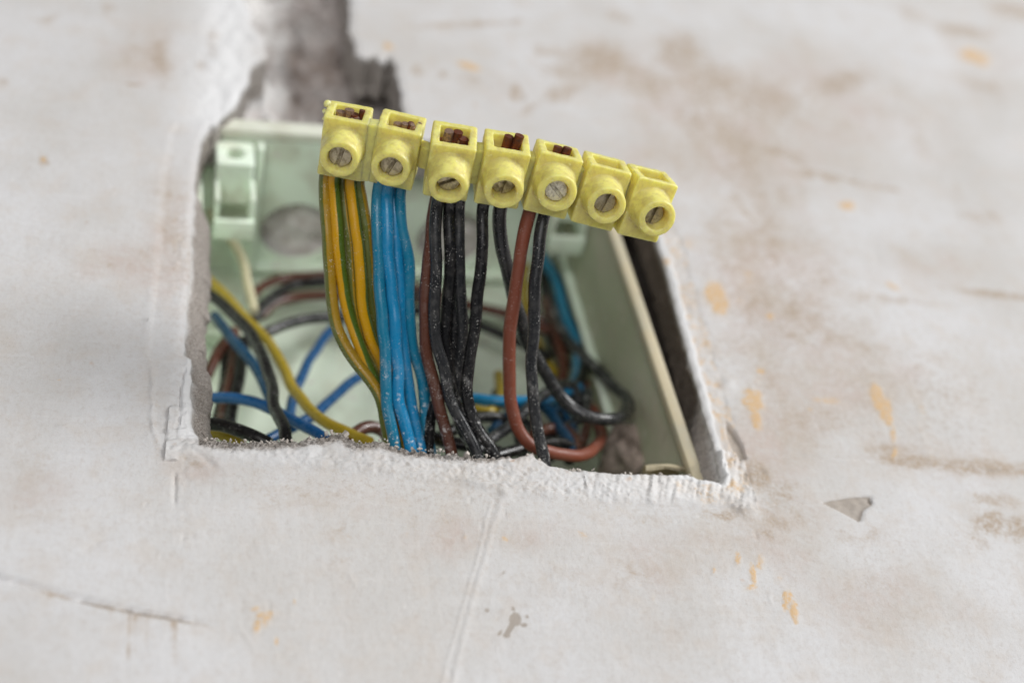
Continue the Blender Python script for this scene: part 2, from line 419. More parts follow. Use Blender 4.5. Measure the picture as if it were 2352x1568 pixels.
# ---- relief (mm, outward)
n1 = fbm(X*0.02, Z*0.02, octaves=3, seed=1); n2 = fbm(X*0.11, Z*0.11, octaves=4, seed=2); n3 = fbm(X*0.7, Z*0.7, octaves=3, seed=5)
tr = fbm(X*0.55 + 0.06*Z, Z*0.045, octaves=3, seed=6)
grain = fbm(X*2.1, Z*2.1, octaves=2, seed=7)
h = n1*1.1 + n2*0.22 + n3*0.07 + tr*0.05*(n1 > 0) + grain*0.05
pits = np.clip(vnoise(X*0.55, Z*0.55, seed=81) - 0.93, 0, 1)*14*np.clip(n2*4 + 0.3, 0, 1); h -= pits*0.25
ed = np.where(inside, 0, sdf)
near = np.exp(-(ed/1.0)**2)
bottom = (Z < 16) & (X > -54.5) & (X < 57)
rightside = (X > 45) & (Z < 112)
leftside = (X < -48) & (Z < 112)
# swollen filler band along the lower lip and its groove
band_top = np.where(bottom, 1, 0)
lowline = [(430,1062),(560,1072),(700,1083),(850,1096),(1000,1112),(1150,1140),(1300,1158),(1450,1164),(1600,1163),(1700,1166),(1735,1168)]
ld, lt = polyline_d(X, Z, lowline, 16, True)
above = (ld > 0) & (ld < 15.9) & (Z < 13)
bandm = smooth(0.0, 3.2, np.where(above, ld*(1 + 0.9*fbm(X*0.3, Z*0.3, octaves=3, seed=82)), 0)) * smooth(0.0, 1.5, ed + 0.3) * above
bandm = np.where((X > -61) & (X < 63), bandm, 0)
h += bandm * (0.50 + 0.9*fbm(X*0.18, Z*0.3, octaves=3, seed=9)) + bandm*(X > 25)*0.25
ribs = fbm(X*1.1 - Z*0.35, Z*0.12, octaves=2, seed=21)
h += bandm * smooth(20, 34, X) * ribs * 0.9
rg = np.abs(fbm(X*0.5, Z*0.5, octaves=4, seed=12, gain=0.65)); h += bandm * (0.35 - rg*2.6)*0.42 + bandm*grain*0.25
groove = np.exp(-(ld/0.35)**2) * (np.abs(ld) < 3) * smooth(0.5, 0.7, lt) * (0.45 + fbm(X*0.18, Z*0.3, seed=8)*2.2)
h -= 0.38*np.clip(groove, 0, 1)
# crumbled slope on the left part of the lower lip
crumb_w = 4.4 - 3.0*smooth(-8, 14, X) + fbm(X*0.15, Z*0.0, octaves=3, seed=14)*2.2
crumb = bottom * (1 - smooth(0.2, 1, ed/np.maximum(crumb_w, 0.3))) * smooth(-60, -54, X) * (1 - smooth(4, 18, X)*0.8)
crumb = np.where(Z < 13, crumb, 0)
cg = fbm(X*1.15, Z*1.15, octaves=3, seed=15, gain=0.7); cg2 = np.abs(fbm(X*0.8, Z*0.8, octaves=3, seed=16, gain=0.7))
h -= crumb*0.7; h += crumb*(cg*2.4 - cg2*2.4 + 0.2)
# slight rounding of every cut edge
h -= near*0.35
# plaster lumps along the chase's left edge
lump = np.exp(-((X + 55)/9)**2) * smooth(106, 118, Z) * (1 - smooth(175, 230, Z))
h += lump * (0.3 + 1.6*fbm(X*0.16, Z*0.12, octaves=4, seed=31))
# narrow band of thick white filler on the right edge, peeled skin beyond it
rb = rightside * (1 - smooth(1.5, 2.1, ed + 1.6*fbm(X*0.2, Z*0.2, octaves=3, seed=33))) * smooth(0, 1.0, ed+0.25)
h += rb*(0.28 + 0.5*fbm(X*0.5, Z*0.5, octaves=3, seed=34))
peel = rightside * smooth(1.6, 2.4, ed + 1.2*fbm(X*0.4, Z*0.3, octaves=3, seed=83)) * (1 - smooth(6.0, 7.0, ed + 2.5*fbm(X*0.25, Z*0.16, octaves=3, seed=35)))
h += peel*(0.1 + 0.5*fbm(X*0.6, Z*0.6, octaves=3, seed=36)) - 0.25*peel
# left strip: shallow trough with a scruffy outer edge
lst = leftside * smooth(-3, 4, Z) * (1 - smooth(7.2, 7.9, ed + 1.0*fbm(X*0.3, Z*0.3, octaves=3, seed=38)))
h -= lst*0.28
ridge_l = leftside * np.exp(-((ed - 7.6 - 0.8*fbm(X*0.1, Z*0.3, seed=39))/0.5)**2) * smooth(0, 5, Z) * (1 - smooth(35, 60, Z))
h += ridge_l*(0.25 + 0.8*np.clip(fbm(X*0.7, Z*0.7, octaves=3, seed=40), 0, 1))
# white flake beside the lower left corner with the crack behind it
fl = [(411,975),(414,930),(416,890),(424,850),(430,822)]
fd = polyline_d(X, Z, fl, 5)
flake = (fd < 0) * (np.abs(fd) < 4.9) * smooth(-0.3, 0.3, ed) * leftside * (ed < 4) * (Z < 28) * (Z > 3)
h += flake*0.22
crack = np.exp(-(fd/0.22)**2) * (np.abs(fd) < 2) * (Z < 24)
h -= crack*0.7
# scratches, ridges and trowel marks: (polyline, half width, height, fade in/out)
marks = [([(1152,1150),(1135,1200),(1110,1290),(1085,1380),(1062,1470),(1040,1568),(1020,1660)], 0.60, 0.17, 0),
         ([(1128,1150),(1112,1220),(1090,1300),(1062,1400),(1035,1490),(1012,1580)], 0.30, 0.13, 0),
         ([(-60,1310),(30,1335),(110,1357),(190,1380),(300,1404),(380,1418),(440,1430),(525,1438)], 0.55, -0.9, 2),
         ([(403,1075),(402,1110),(400,1172)], 0.38, -0.40, 1),
         ([(135,754),(175,712)], 0.22, 0.22, 1), ([(88,662),(105,645)], 0.22, 0.2, 1),
         ([(140,985),(152,965)], 0.25, 0.25, 1), ([(135,1010),(160,965)], 0.25, 0.12, 1),
         ([(185,1275),(222,1245),(252,1232)], 0.28, -0.3, 1),
         ([(235,938),(262,928)], 0.22, -0.25, 1), ([(190,905),(200,892)], 0.22, 0.2, 1),
         ([(1735,1168),(1800,1155),(1900,1148)], 0.3, -0.15, 1),
         ([(1720,1042),(1850,1048),(2000,1058),(2180,1072),(2352,1085),(2450,1090)], 0.7, -0.25, 0),
         ([(1400,1395),(1480,1398),(1560,1400)], 0.3, -0.14, 1),
         ([(1900,660),(2060,672),(2200,684),(2400,700)], 0.7, -0.25, 1),
         ([(1660,345),(1790,362),(1900,392),(2060,420)], 1.2, -0.3, 1),
         ([(2090,940),(2120,1010),(2150,1090)], 0.5, 0.12, 1),
         ([(1715,1040),(1745,1085),(1790,1140)], 0.35, 0.14, 1),
         ([(990,52),(1080,55),(1180,47)], 1.3, -0.3, 1)]
sr = np.random.default_rng(5)
for _ in range(46):                        # fine random scratches and trowel nicks
    x0, y0 = sr.uniform(20, 2330), sr.uniform(350, 1560)
    if 400 < x0 < 1720 and y0 < 1120: continue
    L_, a_ = sr.uniform(15, 90), sr.normal(75 if sr.random() < 0.65 else 5, 14); b_ = sr.normal()*4
    ux_, uy_ = math.cos(rad(a_)), math.sin(rad(a_))
    marks.append(([(x0, y0), (x0 + ux_*L_*0.5 + b_, y0 + uy_*L_*0.5), (x0 + ux_*L_, y0 + uy_*L_)], sr.uniform(0.16, 0.32), sr.choice([-1, 1])*sr.uniform(0.06, 0.2), 1))
for pl, w, amp, fade in marks:
    d, t = polyline_d(X, Z, pl, 6, True)
    g = np.exp(-((d + 0.25*n3*2)/w)**2) * (np.abs(d) < 5.5)
    if fade: g = g*(smooth(0, 0.3, t) if fade == 1 else 1)*(1 - smooth(0.75, 1, t))
    h += amp*g
# ledge below the trowel arc
ad, at_ = polyline_d(X, Z, marks[2][0], 20, True)
h += np.where((ad < 0) & (ad > -11.9), 0.40*np.exp(-np.abs(ad)/5.0)*smooth(0.05, 0.3, at_)*(1-smooth(0.75, 1, at_)), 0)
# chips
def blob(px, py, rx, ry, rot=0.0):
    c, ux, uz = pxdisc(px, py)
    A = np.array([ux, uz]).T; Ai = np.linalg.inv(A)
    qx = Ai[0,0]*(X-c[0]) + Ai[0,1]*(Z-c[1]); qz = Ai[1,0]*(X-c[0]) + Ai[1,1]*(Z-c[1])
    cr, sr = math.cos(rad(rot)), math.sin(rad(rot))
    u, v = (qx*cr + qz*sr)/rx, (-qx*sr + qz*cr)/ry
    return np.exp(-(u*u + v*v)*0.9)
def wpoly(pl, soft=0.35):
    s, _, _ = poly_sdf(X, Z, np.array([wall_xz(*q) for q in pl]), 3.0)
    return smooth(soft, -soft, s)
tri = wpoly([(1889,1152),(1945,1142),(2000,1138),(2004,1158),(1984,1170),(1976,1198),(1950,1184),(1918,1168)][::-1])
h -= tri*(0.60 + 0.9*n3)
chip1 = wpoly([(1668,965),(1688,990),(1706,1020),(1715,1050),(1700,1058),(1684,1030),(1672,1000)][::-1])
chip2 = blob(1670, 880, 16, 10); chip3 = blob(1712, 1095, 8, 18)
h -= chip1*0.8 + chip3*0.5; h += chip2*0.5
h += blob(1712, 1168, 26, 13, -25)*(1.0 + 2.0*fbm(X*0.8, Z*0.8, seed=44))
h += blob(1135, 1118, 42, 9, -12)*0.45 + blob(1160, 1135, 14, 10)*0.6 + blob(1080, 1105, 28, 8, -10)*0.4
h += blob(470, 1055, 45, 18, -30)*0.35 - blob(478, 1062, 26, 7, -35)*0.5
# stipple left of the opening
h += blob(418, 560, 22, 90)*fbm(X*0.8, Z*0.8, octaves=3, seed=46)*0.7
h += blob(420, 960, 30, 200)*fbm(X*1.0, Z*1.0, octaves=2, seed=47)*0.35

# ---- stains of the plaster, with shade painted along the trowel arc: R beige-brown, G ochre, B grey bare patches
brown = np.zeros_like(X); ochre = np.zeros_like(X); grey = np.zeros_like(X)
for a in [(1375,135,70,42,-10,.9),(1300,160,60,20,0,.6),(1185,215,16,26,8,.85),(1290,215,50,22,15,.7),(1215,250,24,14,30,.6),(1560,120,60,45,-15,.8),(1500,200,70,40,-20,.6),
          (1060,55,110,9,2,.7),(1420,40,36,14,-15,.6),(960,165,20,16,0,.6),(1015,172,18,14,0,.6),(1080,185,40,18,-15,.4),(1650,190,90,60,-20,.6),(1750,230,130,70,-15,.6),
          (1930,190,80,30,10,.8),(1600,280,70,45,-40,.5),(1700,330,40,90,35,.55),(1790,350,70,12,-10,.7),(1850,400,40,12,-8,.7),(1905,410,22,9,-15,.9),(2090,30,50,20,-25,.5),
          (2210,70,70,16,-10,.8),(2330,25,70,20,-15,.8),(2260,200,70,20,-20,.5),(2110,310,30,60,25,.4),(2200,450,30,50,25,.3),(2260,500,60,25,-10,.5),(2060,690,140,14,-4,.45),(2290,675,110,9,-6,.9),
          (1750,690,80,60,0,.5),(1830,730,90,70,0,.5),(1900,640,60,60,0,.35),(1720,560,70,70,0,.45),(1650,520,60,60,0,.4),(1790,450,100,60,0,.35),(1960,800,120,60,0,.3),
          (1990,940,80,30,0,.35),(2100,1060,90,16,-4,.9),(2260,1075,140,20,-3,.9),(1870,960,140,50,0,.4),(2050,1030,70,14,-5,.6),(2200,900,130,60,0,.3),
          (1740,1090,40,50,40,.7),(1800,1130,60,40,0,.5),(1780,1200,70,50,0,.45),(1990,1230,130,40,0,.3),(1660,1180,60,16,0,.6),(1450,1190,220,22,-3,.25),(1300,1340,160,70,0,.22),(1450,1320,90,60,0,.3),
          (370,130,26,58,8,.75),(2275,1200,40,30,-20,.95),(2335,1215,34,34,0,.8),(2290,1150,60,20,-10,.6),(330,120,60,50,0,.45),(110,45,34,14,20,.5),(250,15,24,16,0,.5),(305,195,30,6,-3,.6),(255,250,26,6,4,.35),(465,150,18,14,0,.6),(490,100,20,50,0,.4),
          (10,190,14,8,0,.6),(100,370,13,20,8,.65),(70,467,5,5,0,.6),(200,511,5,6,0,.6),(212,575,16,8,0,.45),(255,605,12,16,0,.5),(330,590,130,60,0,.25),(385,470,16,130,-2,.4),(400,590,40,60,0,.25),
          (400,520,14,110,0,.35),(80,1060,70,40,0,.3),(90,1170,90,50,-10,.3),(360,990,14,120,0,.3),(440,1060,40,14,-20,.4),(620,1150,50,25,0,.3),(780,1250,40,90,0,.3),(1000,1200,110,40,0,.28),(700,1130,200,22,-4,.25),
          (130,1366,34,8,-14,.95),(280,1402,100,5,-12,.95),(420,1428,60,4,-10,.8),(2230,1240,90,50,0,.3),(2000,1350,160,80,0,.22),(1700,1430,120,60,0,.18),(1990,1440,18,8,0,.4),(190,1420,50,110,5,.18),(330,1450,30,110,4,.2)]:  # the thin strips along the trowel arc paint its shade
    brown = np.maximum(brown, a[5]*blob(*a[:5]))
for a in [(1640,675,30,28,-40,1.0),(1655,700,22,26,-30,.9),(1700,690,16,12,0,.55),(1730,920,24,34,30,1.0),(1738,960,14,28,10,.95),(1715,640,40,40,0,.42),(1745,860,16,40,-20,.5),
          (1770,725,14,10,-20,.7),(1895,920,40,12,-8,.62),(1860,940,12,10,0,.5),(2015,915,16,40,20,1.0),(2035,945,16,34,10,1.0),(2052,1000,9,24,0,.8),(2055,1040,10,20,-15,.75),(2110,930,12,50,25,.5),
          (1945,473,22,13,-10,.85),(2240,130,42,17,-15,1.0),(2050,660,34,8,-25,.7),(1730,1320,10,34,10,.85),(1745,1290,14,22,0,.75),(1722,1350,20,8,20,.7),(1695,1285,10,26,0,.55),(1640,1310,7,12,0,.6),
          (1808,1375,14,30,0,.8),(1822,1400,12,34,10,.85),(1790,1330,16,16,30,.5),(610,1412,34,9,8,.8),(590,1440,12,24,-14,.85),(612,1425,14,22,-30,.75),(635,1472,6,14,4,.7),(676,1382,5,9,10,.7),(585,1400,14,8,0,.75),
          (1075,152,36,9,-18,.9),(893,108,16,9,-20,.85),(100,368,8,14,0,.55),(1160,1236,13,8,-20,.65),(1068,1232,7,6,0,.6),(935,1225,5,6,0,.5),(1340,1228,20,11,-30,.5),(1500,1372,7,14,0,.5),(1585,560,26,16,-30,.6),
          (1530,600,20,14,-30,.6),(303,773,5,4,0,.6),(135,872,6,4,0,.55),(1655,460,20,10,-20,.3),(1290,980,0.1,0.1,0,0)]:
    ochre = np.maximum(ochre, a[5]*blob(*a[:5]))
for pl, w_, st_ in [([(1250,120),(1400,150),(1560,190),(1640,260),(1700,360),(1745,470),(1770,580)], 5.5, .62), ([(1540,90),(1640,170),(1790,230),(1960,190)], 5.0, .55), ([(1640,560),(1760,680),(1860,750),(1960,800)], 5.0, .5),
                    ([(1500,190),(1600,330),(1680,420),(1730,520)], 3.0, .5), ([(1780,330),(1860,395),(1920,412),(2060,440)], 1.6, .7), ([(2000,1030),(2100,1058),(2240,1075),(2400,1085)], 1.4, .8), ([(960,60),(1080,55),(1190,45)], 1.6, .7),
                    ([(1960,100),(2150,250),(2230,420),(2300,560)], 3.5, .24), ([(1740,800),(1800,930),(1860,1010)], 3.2, .45), ([(1690,1060),(1760,1110),(1840,1190)], 3.0, .5)]:
    d_ = polyline_d(X, Z, pl, 18)
    brown = np.maximum(brown, 0.8*st_*np.exp(-((d_ + 6*n2)/w_)**2)*(np.abs(d_) < 17.5))
stk = np.clip(fbm(X*1.0 + Z*0.06, Z*0.02, octaves=3, seed=88)*3.2, 0, 1)*np.clip(0.5 + 3*fbm(X*0.12, Z*0.02, seed=89), 0, 1)
grey = np.maximum(grey, 0.8*np.exp(-(ad/0.5)**2)*(np.abs(ad) < 3)*smooth(0.32, 0.45, at_)*(1 - smooth(0.78, 0.98, at_)))  # shade of the trowel groove painted in as a grey line
brown = np.maximum(brown, 0.95*stk*np.where((ad < 0) & (ad > -19.9) , 1 + ad/22, 0)*smooth(0.15, 0.35, at_)*(1 - smooth(0.7, 1, at_)))
h += 0.10*smooth(0.45, 0.6, ochre + 0.8*n3); h -= 0.12*smooth(0.4, 0.55, grey + 0.5*n3)
ochre = np.maximum(ochre, peel*0.42)
grey = np.maximum(grey, tri*0.95)
for a in [(1120,1398,13,12,0,.62),(1185,1420,20,20,-40,.75),(1172,1440,10,30,-35,.7),(1165,1456,14,9,0,.65),(1205,1432,14,10,0,.6),(1158,1312,12,14,-30,.5),(1150,1448,8,16,-40,.6),(1212,1412,9,7,0,.6),(1100,1392,6,6,0,.5),(1180,1395,8,12,30,.6),(1220,1440,5,6,0,.55),
          (1205,222,14,22,8,.5),(1375,130,30,20,0,.45),(1700,1050,12,12,0,.4),(1760,1080,30,36,40,.45),(2080,1062,50,8,-4,.5),(2290,1080,80,10,-4,.5),(375,130,10,34,6,.5)]:
    grey = np.maximum(grey, a[5]*blob(*a[:5]))
grey = np.maximum(grey, np.maximum(chip1, chip3)*0.7)
wash = np.zeros_like(X); speck = np.full_like(X, 0.28)
for a in [(1650,300,260,200,-25,.75),(1900,250,300,140,-15,.6),(1450,170,240,90,-10,.6),(1750,620,170,230,25,.75),(1900,850,260,130,0,.6),(1780,1000,170,110,0,.65),(2150,1050,260,60,-4,.6),(2150,600,200,120,0,.35),
          (1100,200,170,70,0,.45),(1000,110,140,60,0,.3),(1500,1320,300,110,0,.45),(1150,1230,260,60,0,.5),(700,1150,240,60,0,.45),(390,560,60,190,0,.7),(330,620,170,70,0,.6),(90,1130,130,80,0,.4),(1750,1230,200,110,0,.6),
          (2050,1380,240,120,0,.4),(340,120,140,110,0,.5),(480,150,60,130,0,.5),(780,1330,60,120,0,.4),(1560,1450,160,80,0,.25),(2250,150,160,120,0,.4),(450,1080,110,40,-10,.55),(2000,1220,120,50,0,.35)]:
    wash = np.maximum(wash, a[5]*blob(*a[:5]))
for a in [(1800,700,260,260,0,.9),(2100,900,300,200,0,.8),(1700,350,260,200,0,.7),(2100,300,300,250,0,.5),(1500,150,250,120,0,.6),(1300,1100,600,70,-4,.7),(420,560,26,140,0,1.0),(420,900,50,250,0,.6),(900,1120,500,60,-4,.6),(1900,1250,500,200,0,.4),(600,1300,500,200,0,.25)]:
    speck = np.maximum(speck, a[5]*blob(*a[:5]))
raw = np.clip(crumb*1.15*(0.6 + 1.2*fbm(X*0.25, Z*0.4, octaves=3, seed=51) + 0.35), 0, 0.95)
white = np.clip(rb*(Z > -4) + flake + lump*1.1 + 0.55*bandm*smooth(10, 45, X) + 0.35*bandm*(X < -30), 0, 1)
white = np.maximum(white, 0.5*blob(420, 900, 30, 130))

# ---- faces, skirt (the thickness of the plaster)
idx = np.arange(nx*nz).reshape(nz, nx)
quads = np.stack([idx[:-1,:-1], idx[:-1,1:], idx[1:,1:], idx[1:,:-1]], -1).reshape(-1, 4)
hole_like = (sdf[quads] <= 1e-9)
keep = ~(hole_like.all(1))
# cells that straddle: drop inside vertices to the outline
qk = quads[keep]
bad = np.unique(qk[(sdf[qk] < 0)])
X[bad] = cx[bad]; Z[bad] = cz[bad]; sdf[bad] = 0
used = np.unique(qk); remap = -np.ones(nx*nz, int); remap[used] = np.arange(len(used))
qk = remap[qk]; X, Z, h, sdf = X[used], Z[used], h[used], sdf[used]
brown, ochre, grey, raw, white, wash, speck = (a[used] for a in (brown, ochre, grey, raw, white, wash, speck))
V = np.stack([X, -h, Z], 1)
# boundary loop of the opening
e = np.concatenate([qk[:, [0,1]], qk[:, [1,2]], qk[:, [2,3]], qk[:, [3,0]]])
key = np.sort(e, 1); uq, inv, cnt = np.unique(key, axis=0, return_inverse=True, return_counts=True)
be = e[cnt[inv.ravel()] == 1]
be = be[(np.abs(X[be]) < 120).all(1) & (Z[be] > -30).all(1) & (Z[be] < 500).all(1)]
bv = np.unique(be); bmap = {v: i for i, v in enumerate(bv)}
nrm = np.zeros((len(bv), 2))
for a, b in be:                                # edge a->b: the face lies to its left, the hole to its right
    t = np.array([X[b]-X[a], Z[b]-Z[a]]); nn = np.array([t[1], -t[0]])
    nrm[bmap[a]] += nn; nrm[bmap[b]] += nn
nrm /= np.maximum(np.linalg.norm(nrm, axis=1, keepdims=True), 1e-6)
bx, bz = X[bv], Z[bv]
rings = [0.5, 1.2, 2.2, 3.6, 5.2, 7.0, 9.0, 11.0, 13.0]
lw = ((bx < -48) & (bz > 0) & (bz < 112)); rw_ = ((bx > 44) & (bz < 112)); lowf = (bz < 13) & (np.abs(bx) < 55)
base_off = np.where(lw, 4.4*(1 - smooth(76, 92, bz))*smooth(-1, 6, bz), 0.0) + np.where(rw_, 5.0*(1-smooth(6, 30, bz)) - 0.8, 0)
V_all = [V]; F_all = [qk.tolist()]; prev = bv.copy(); start = len(V)
attr_extra = []
for rI, dpt in enumerate(rings):
    k_ = smooth(0, 7, dpt)
    nzs = fbm(bx*0.25, bz*0.25, np.full_like(bx, dpt*0.35), octaves=4, seed=61)*np.where(rw_, 1.3, 2.4)*smooth(0, 3, dpt) + fbm(bx*0.9, bz*0.9, np.full_like(bx, dpt*0.9), octaves=3, seed=63)*1.0*smooth(0, 1.5, dpt)
    off = base_off*k_ + nzs + np.where(lowf, -0.25*dpt, 0)
    vx = bx + nrm[:, 0]*off; vz = bz + nrm[:, 1]*off
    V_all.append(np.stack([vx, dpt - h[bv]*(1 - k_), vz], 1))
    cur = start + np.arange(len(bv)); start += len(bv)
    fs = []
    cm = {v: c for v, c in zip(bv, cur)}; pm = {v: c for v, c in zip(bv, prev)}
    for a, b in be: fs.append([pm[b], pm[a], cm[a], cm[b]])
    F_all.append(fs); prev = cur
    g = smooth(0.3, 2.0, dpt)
    attr_extra.append((np.full(len(bv), g)*np.where(rw_, 0.55, 0.85), np.where(rw_, np.where(bz < 26, 0.45*g, 0.95*g), np.where(bz > 112, 0.05*g, 0.30*g))*smooth(0.3, 2.5, dpt)))  # right-hand cut face coloured darker to paint in its shade
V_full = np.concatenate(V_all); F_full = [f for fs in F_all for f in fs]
wall = mesh_obj('wall', V_full, F_full, M_WALL)
wall.data.set_sharp_from_angle(angle=rad(50))
nb_ = len(V_full) - len(V)
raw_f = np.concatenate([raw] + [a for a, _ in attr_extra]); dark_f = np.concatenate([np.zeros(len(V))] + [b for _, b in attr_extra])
def color_attr(o, name, r, g, b):
    at2 = o.data.attributes.new(name, 'FLOAT_COLOR', 'POINT')
    at2.data.foreach_set('color', np.stack([r, g, b, np.ones_like(r)], 1).astype(np.float32).ravel())
pad = lambda a: np.concatenate([a, np.zeros(nb_)])
color_attr(wall, 'stain_shade', pad(brown), pad(ochre), pad(grey))
color_attr(wall, 'tint', pad(wash), pad(speck), pad(speck)*0)
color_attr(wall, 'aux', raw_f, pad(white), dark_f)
tag(wall, 'white plastered wall with stains around a square ragged opening', kind='structure')

# ------------------------------------------------------------------ bare masonry behind: the recess for the box and the floor of the chase
mx = axis([(-90,-70,4), (-70,72,0.9), (72,92,4)]); mz = axis([(-30,-12,3), (-12,240,0.9), (240,440,8)])
MX, MZ = np.meshgrid(mx, mz, indexing='xy'); shp = MX.shape; mxf, mzf = MX.ravel(), MZ.ravel()
wob = fbm(mxf*0.08, mzf*0.08, octaves=4, seed=70)*6
rec = smooth(1.2, -1.2, np.maximum(np.abs(mxf - 1) - 65, np.maximum(-9 - mzf, mzf - 127)) + wob*0.5)
chase_lo = smooth(-2, 2, mzf - 118)
yy = 13.5 + fbm(mxf*0.2, mzf*0.2, octaves=4, seed=71)*2.0
chan = smooth(2.0, -2.0, np.abs(mxf + 31) - 31 + wob*0.3)*chase_lo
yy += chan*(5.5 + 2.5*smooth(-28, -8, mxf)*(1 - smooth(150, 160, mzf)) + fbm(mxf*0.07, mzf*0.07, octaves=4, seed=72)*11 + fbm(mxf*0.22, mzf*0.22, octaves=4, seed=73, gain=0.65)*7.0)
# smear ridge of old plaster running diagonally down the chase
d_s = polyline_d(mxf, mzf, [(600,80),(625,150),(668,215),(715,285)], 9)
yy -= chan*3.2*np.exp(-(d_s/2.4)**2)*(np.abs(d_s) < 8.9)
left_smear = np.exp(-((mxf + 51)/5)**2)*smooth(118, 126, mzf)
yy -= chan*left_smear*(4 + 5*fbm(mxf*0.15, mzf*0.1, seed=75))
yy = yy*(1 - rec) + rec*(62 + fbm(mxf*0.1, mzf*0.1, seed=74)*4)
mi = np.arange(mxf.size).reshape(shp)
mf = np.stack([mi[:-1,:-1], mi[:-1,1:], mi[1:,1:], mi[1:,:-1]], -1).reshape(-1, 4)
masonry = mesh_obj('masonry', np.stack([mxf, yy, mzf], 1), mf.tolist(), M_MAS)
pale = np.clip(chan*((0.55*smooth(-22, -42, mxf) + 0.35*smooth(-14, -34, mxf)*smooth(140, 160, mzf))*np.clip(0.5 + 3.5*fbm(mxf*0.13, mzf*0.11, octaves=4, seed=78), 0, 1.4) + 0.75*left_smear + 0.45*np.exp(-(d_s/1.8)**2)*(np.abs(d_s) < 8.9) + 0.6*np.clip(fbm(mxf*0.12, mzf*0.07, octaves=4, seed=77)*3 - 0.35, 0, 1)), 0, 0.9)*(1 - rec)
color_attr(masonry, 'aux', pale, rec*0.6, np.zeros_like(pale))
tag(masonry, 'bare grey-brown mortar in the recess and the chase above the opening', kind='structure')

# ------------------------------------------------------------------ junction box
box = empty('junction_box', (0.2, 4.0, 65.6), (0, rad(-3.4), 0))
tag(box, 'pale green plastic junction box set into the wall opening', 'junction box')
HW, HH, T, Y0, Y1 = 53.0, 59.0, 1.7, 2.0, 48.0
BOT, LEFT, RIGHT = -68.0, -57.5, 50.0     # half width, half height, wall thickness, front and back
def plate_with_holes(name, u0, u1, w0, w1, holes, place, mat, parent, thick):
    """flat plate over (u,w) with round holes, thickness along the third axis; place(u,w,k) -> xyz"""
    cells = []; cur = u0
    for (cu, cw, r) in holes:
        a, b = cu - r - 2, cu + r + 2
        if a > cur: cells.append((cur, a, None))
        cells.append((a, b, (cu, cw, r))); cur = b
    cells.append((cur, u1, None))
    bm = bmesh.new()
    for a, b, hole in cells:
        if hole is None:
            g = [(a, w0), (b, w0), (b, w1), (a, w1)]
            vt = [bm.verts.new(place(u, w, 0)) for u, w in g]; vb = [bm.verts.new(place(u, w, thick)) for u, w in g]
            bm.faces.new(vt); bm.faces.new(vb[::-1])
            for i in range(4): bm.faces.new((vt[i], vt[(i+1) % 4], vb[(i+1) % 4], vb[i]))
            continue
        cu, cw, r = hole; K = 48; rin = []; rout = []
        angs = sorted(set([2*math.pi*i/K for i in range(K)] + [math.atan2(y - cw, x - cu) % (2*math.pi) for x in (a, b) for y in (w0, w1)]))
        for th in angs:
            c, s = math.cos(th), math.sin(th)
            tt = min([(b-cu)/c if c > 1e-9 else 1e9, (a-cu)/c if c < -1e-9 else 1e9, (w1-cw)/s if s > 1e-9 else 1e9, (w0-cw)/s if s < -1e-9 else 1e9])
            rin.append((cu + r*c, cw + r*s)); rout.append((cu + tt*c, cw + tt*s))
        L = [[bm.verts.new(place(u, w, k)) for u, w in ring] for ring in (rin, rout) for k in (0, thick)]
        it, ib, ot, ob = L; n = len(angs)
        for i in range(n):
            j = (i+1) % n
            bm.faces.new((it[i], it[j], ot[j], ot[i])); bm.faces.new((ib[j], ib[i], ob[i], ob[j])); bm.faces.new((it[j], it[i], ib[i], ib[j]))
            bm.faces.new((ot[i], ot[j], ob[j], ob[i]))
    return bm_obj(name, bm, mat, parent)
plate_with_holes('top_wall', LEFT + T, RIGHT - T, Y0 + 1.2, Y1, [(-28.5, 33.5, 10.2), (16.0, 33.5, 10.2)], lambda u, w, k: (u, w, HH - T - 3 + k), M_GREEN, box, T)
def box_part(name, lo, hi, mat=M_GREEN, bevel=0.35):
    bm = bmesh.new(); bm_box(bm, lo, hi, bevel); return bm_obj(name, bm, mat, box)
box_part('back_panel', (LEFT, Y1 + 0.05, BOT), (RIGHT, Y1 + T, HH - 3), M_GREEN_BACK)
box_part('side_wall', (LEFT, Y0 + 7, BOT), (LEFT + T, Y1, HH - 3))
box_part('side_wall', (RIGHT - T, Y0 + 1, BOT), (RIGHT, Y1, HH - 3), M_GREEN_DIRTY_SHADED)
box_part('bottom_wall', (LEFT + T, Y0 + 1, BOT), (RIGHT - T, Y1, BOT + T))
box_part('front_rim', (LEFT - 1, Y0 - 2, HH - 4.6), (RIGHT + 1, Y0 + 1, HH + 0.6), M_GREEN_LIT, 0.6)
box_part('front_rim', (RIGHT - 2.4, Y0 - 2, BOT), (RIGHT + 0.6, Y0 + 1, HH - 4.7), M_GREEN_RIM, 0.6)
box_part('front_rim', (LEFT + 1.7, Y0 - 2, BOT), (RIGHT - 2.5, Y0 + 1, BOT + 2.6), M_GREEN_RIM, 0.6)
# ribs
box_part('rib', (-41.6, Y0 + 1.1, HH - 8.4), (-40.0, Y1, HH - 4.75), M_GREEN, 0.3)
box_part('rib', (-39.9, 44.2, HH - 8.0), (RIGHT - T - 0.1, 46.0, HH - 4.75), M_GREEN, 0.3)
box_part('rib', (-4.0, Y0 + 4, HH - 6.6), (-2.8, 44.1, HH - 4.75), M_GREEN, 0.3)
box_part('rib', (LEFT + T + 0.05, 34.0, 30), (LEFT + T + 2.6, 35.6, HH - 5), M_GREEN, 0.3)
box_part('rib', (LEFT + T + 0.05, 43.0, 22.0), (-40.0, 47.9, 23.6), M_GREEN, 0.3)
box_part('rib', (RIGHT - T - 2.4, 30.0, -40), (RIGHT - T - 0.05, 31.6, HH - 5), M_GREEN, 0.3)
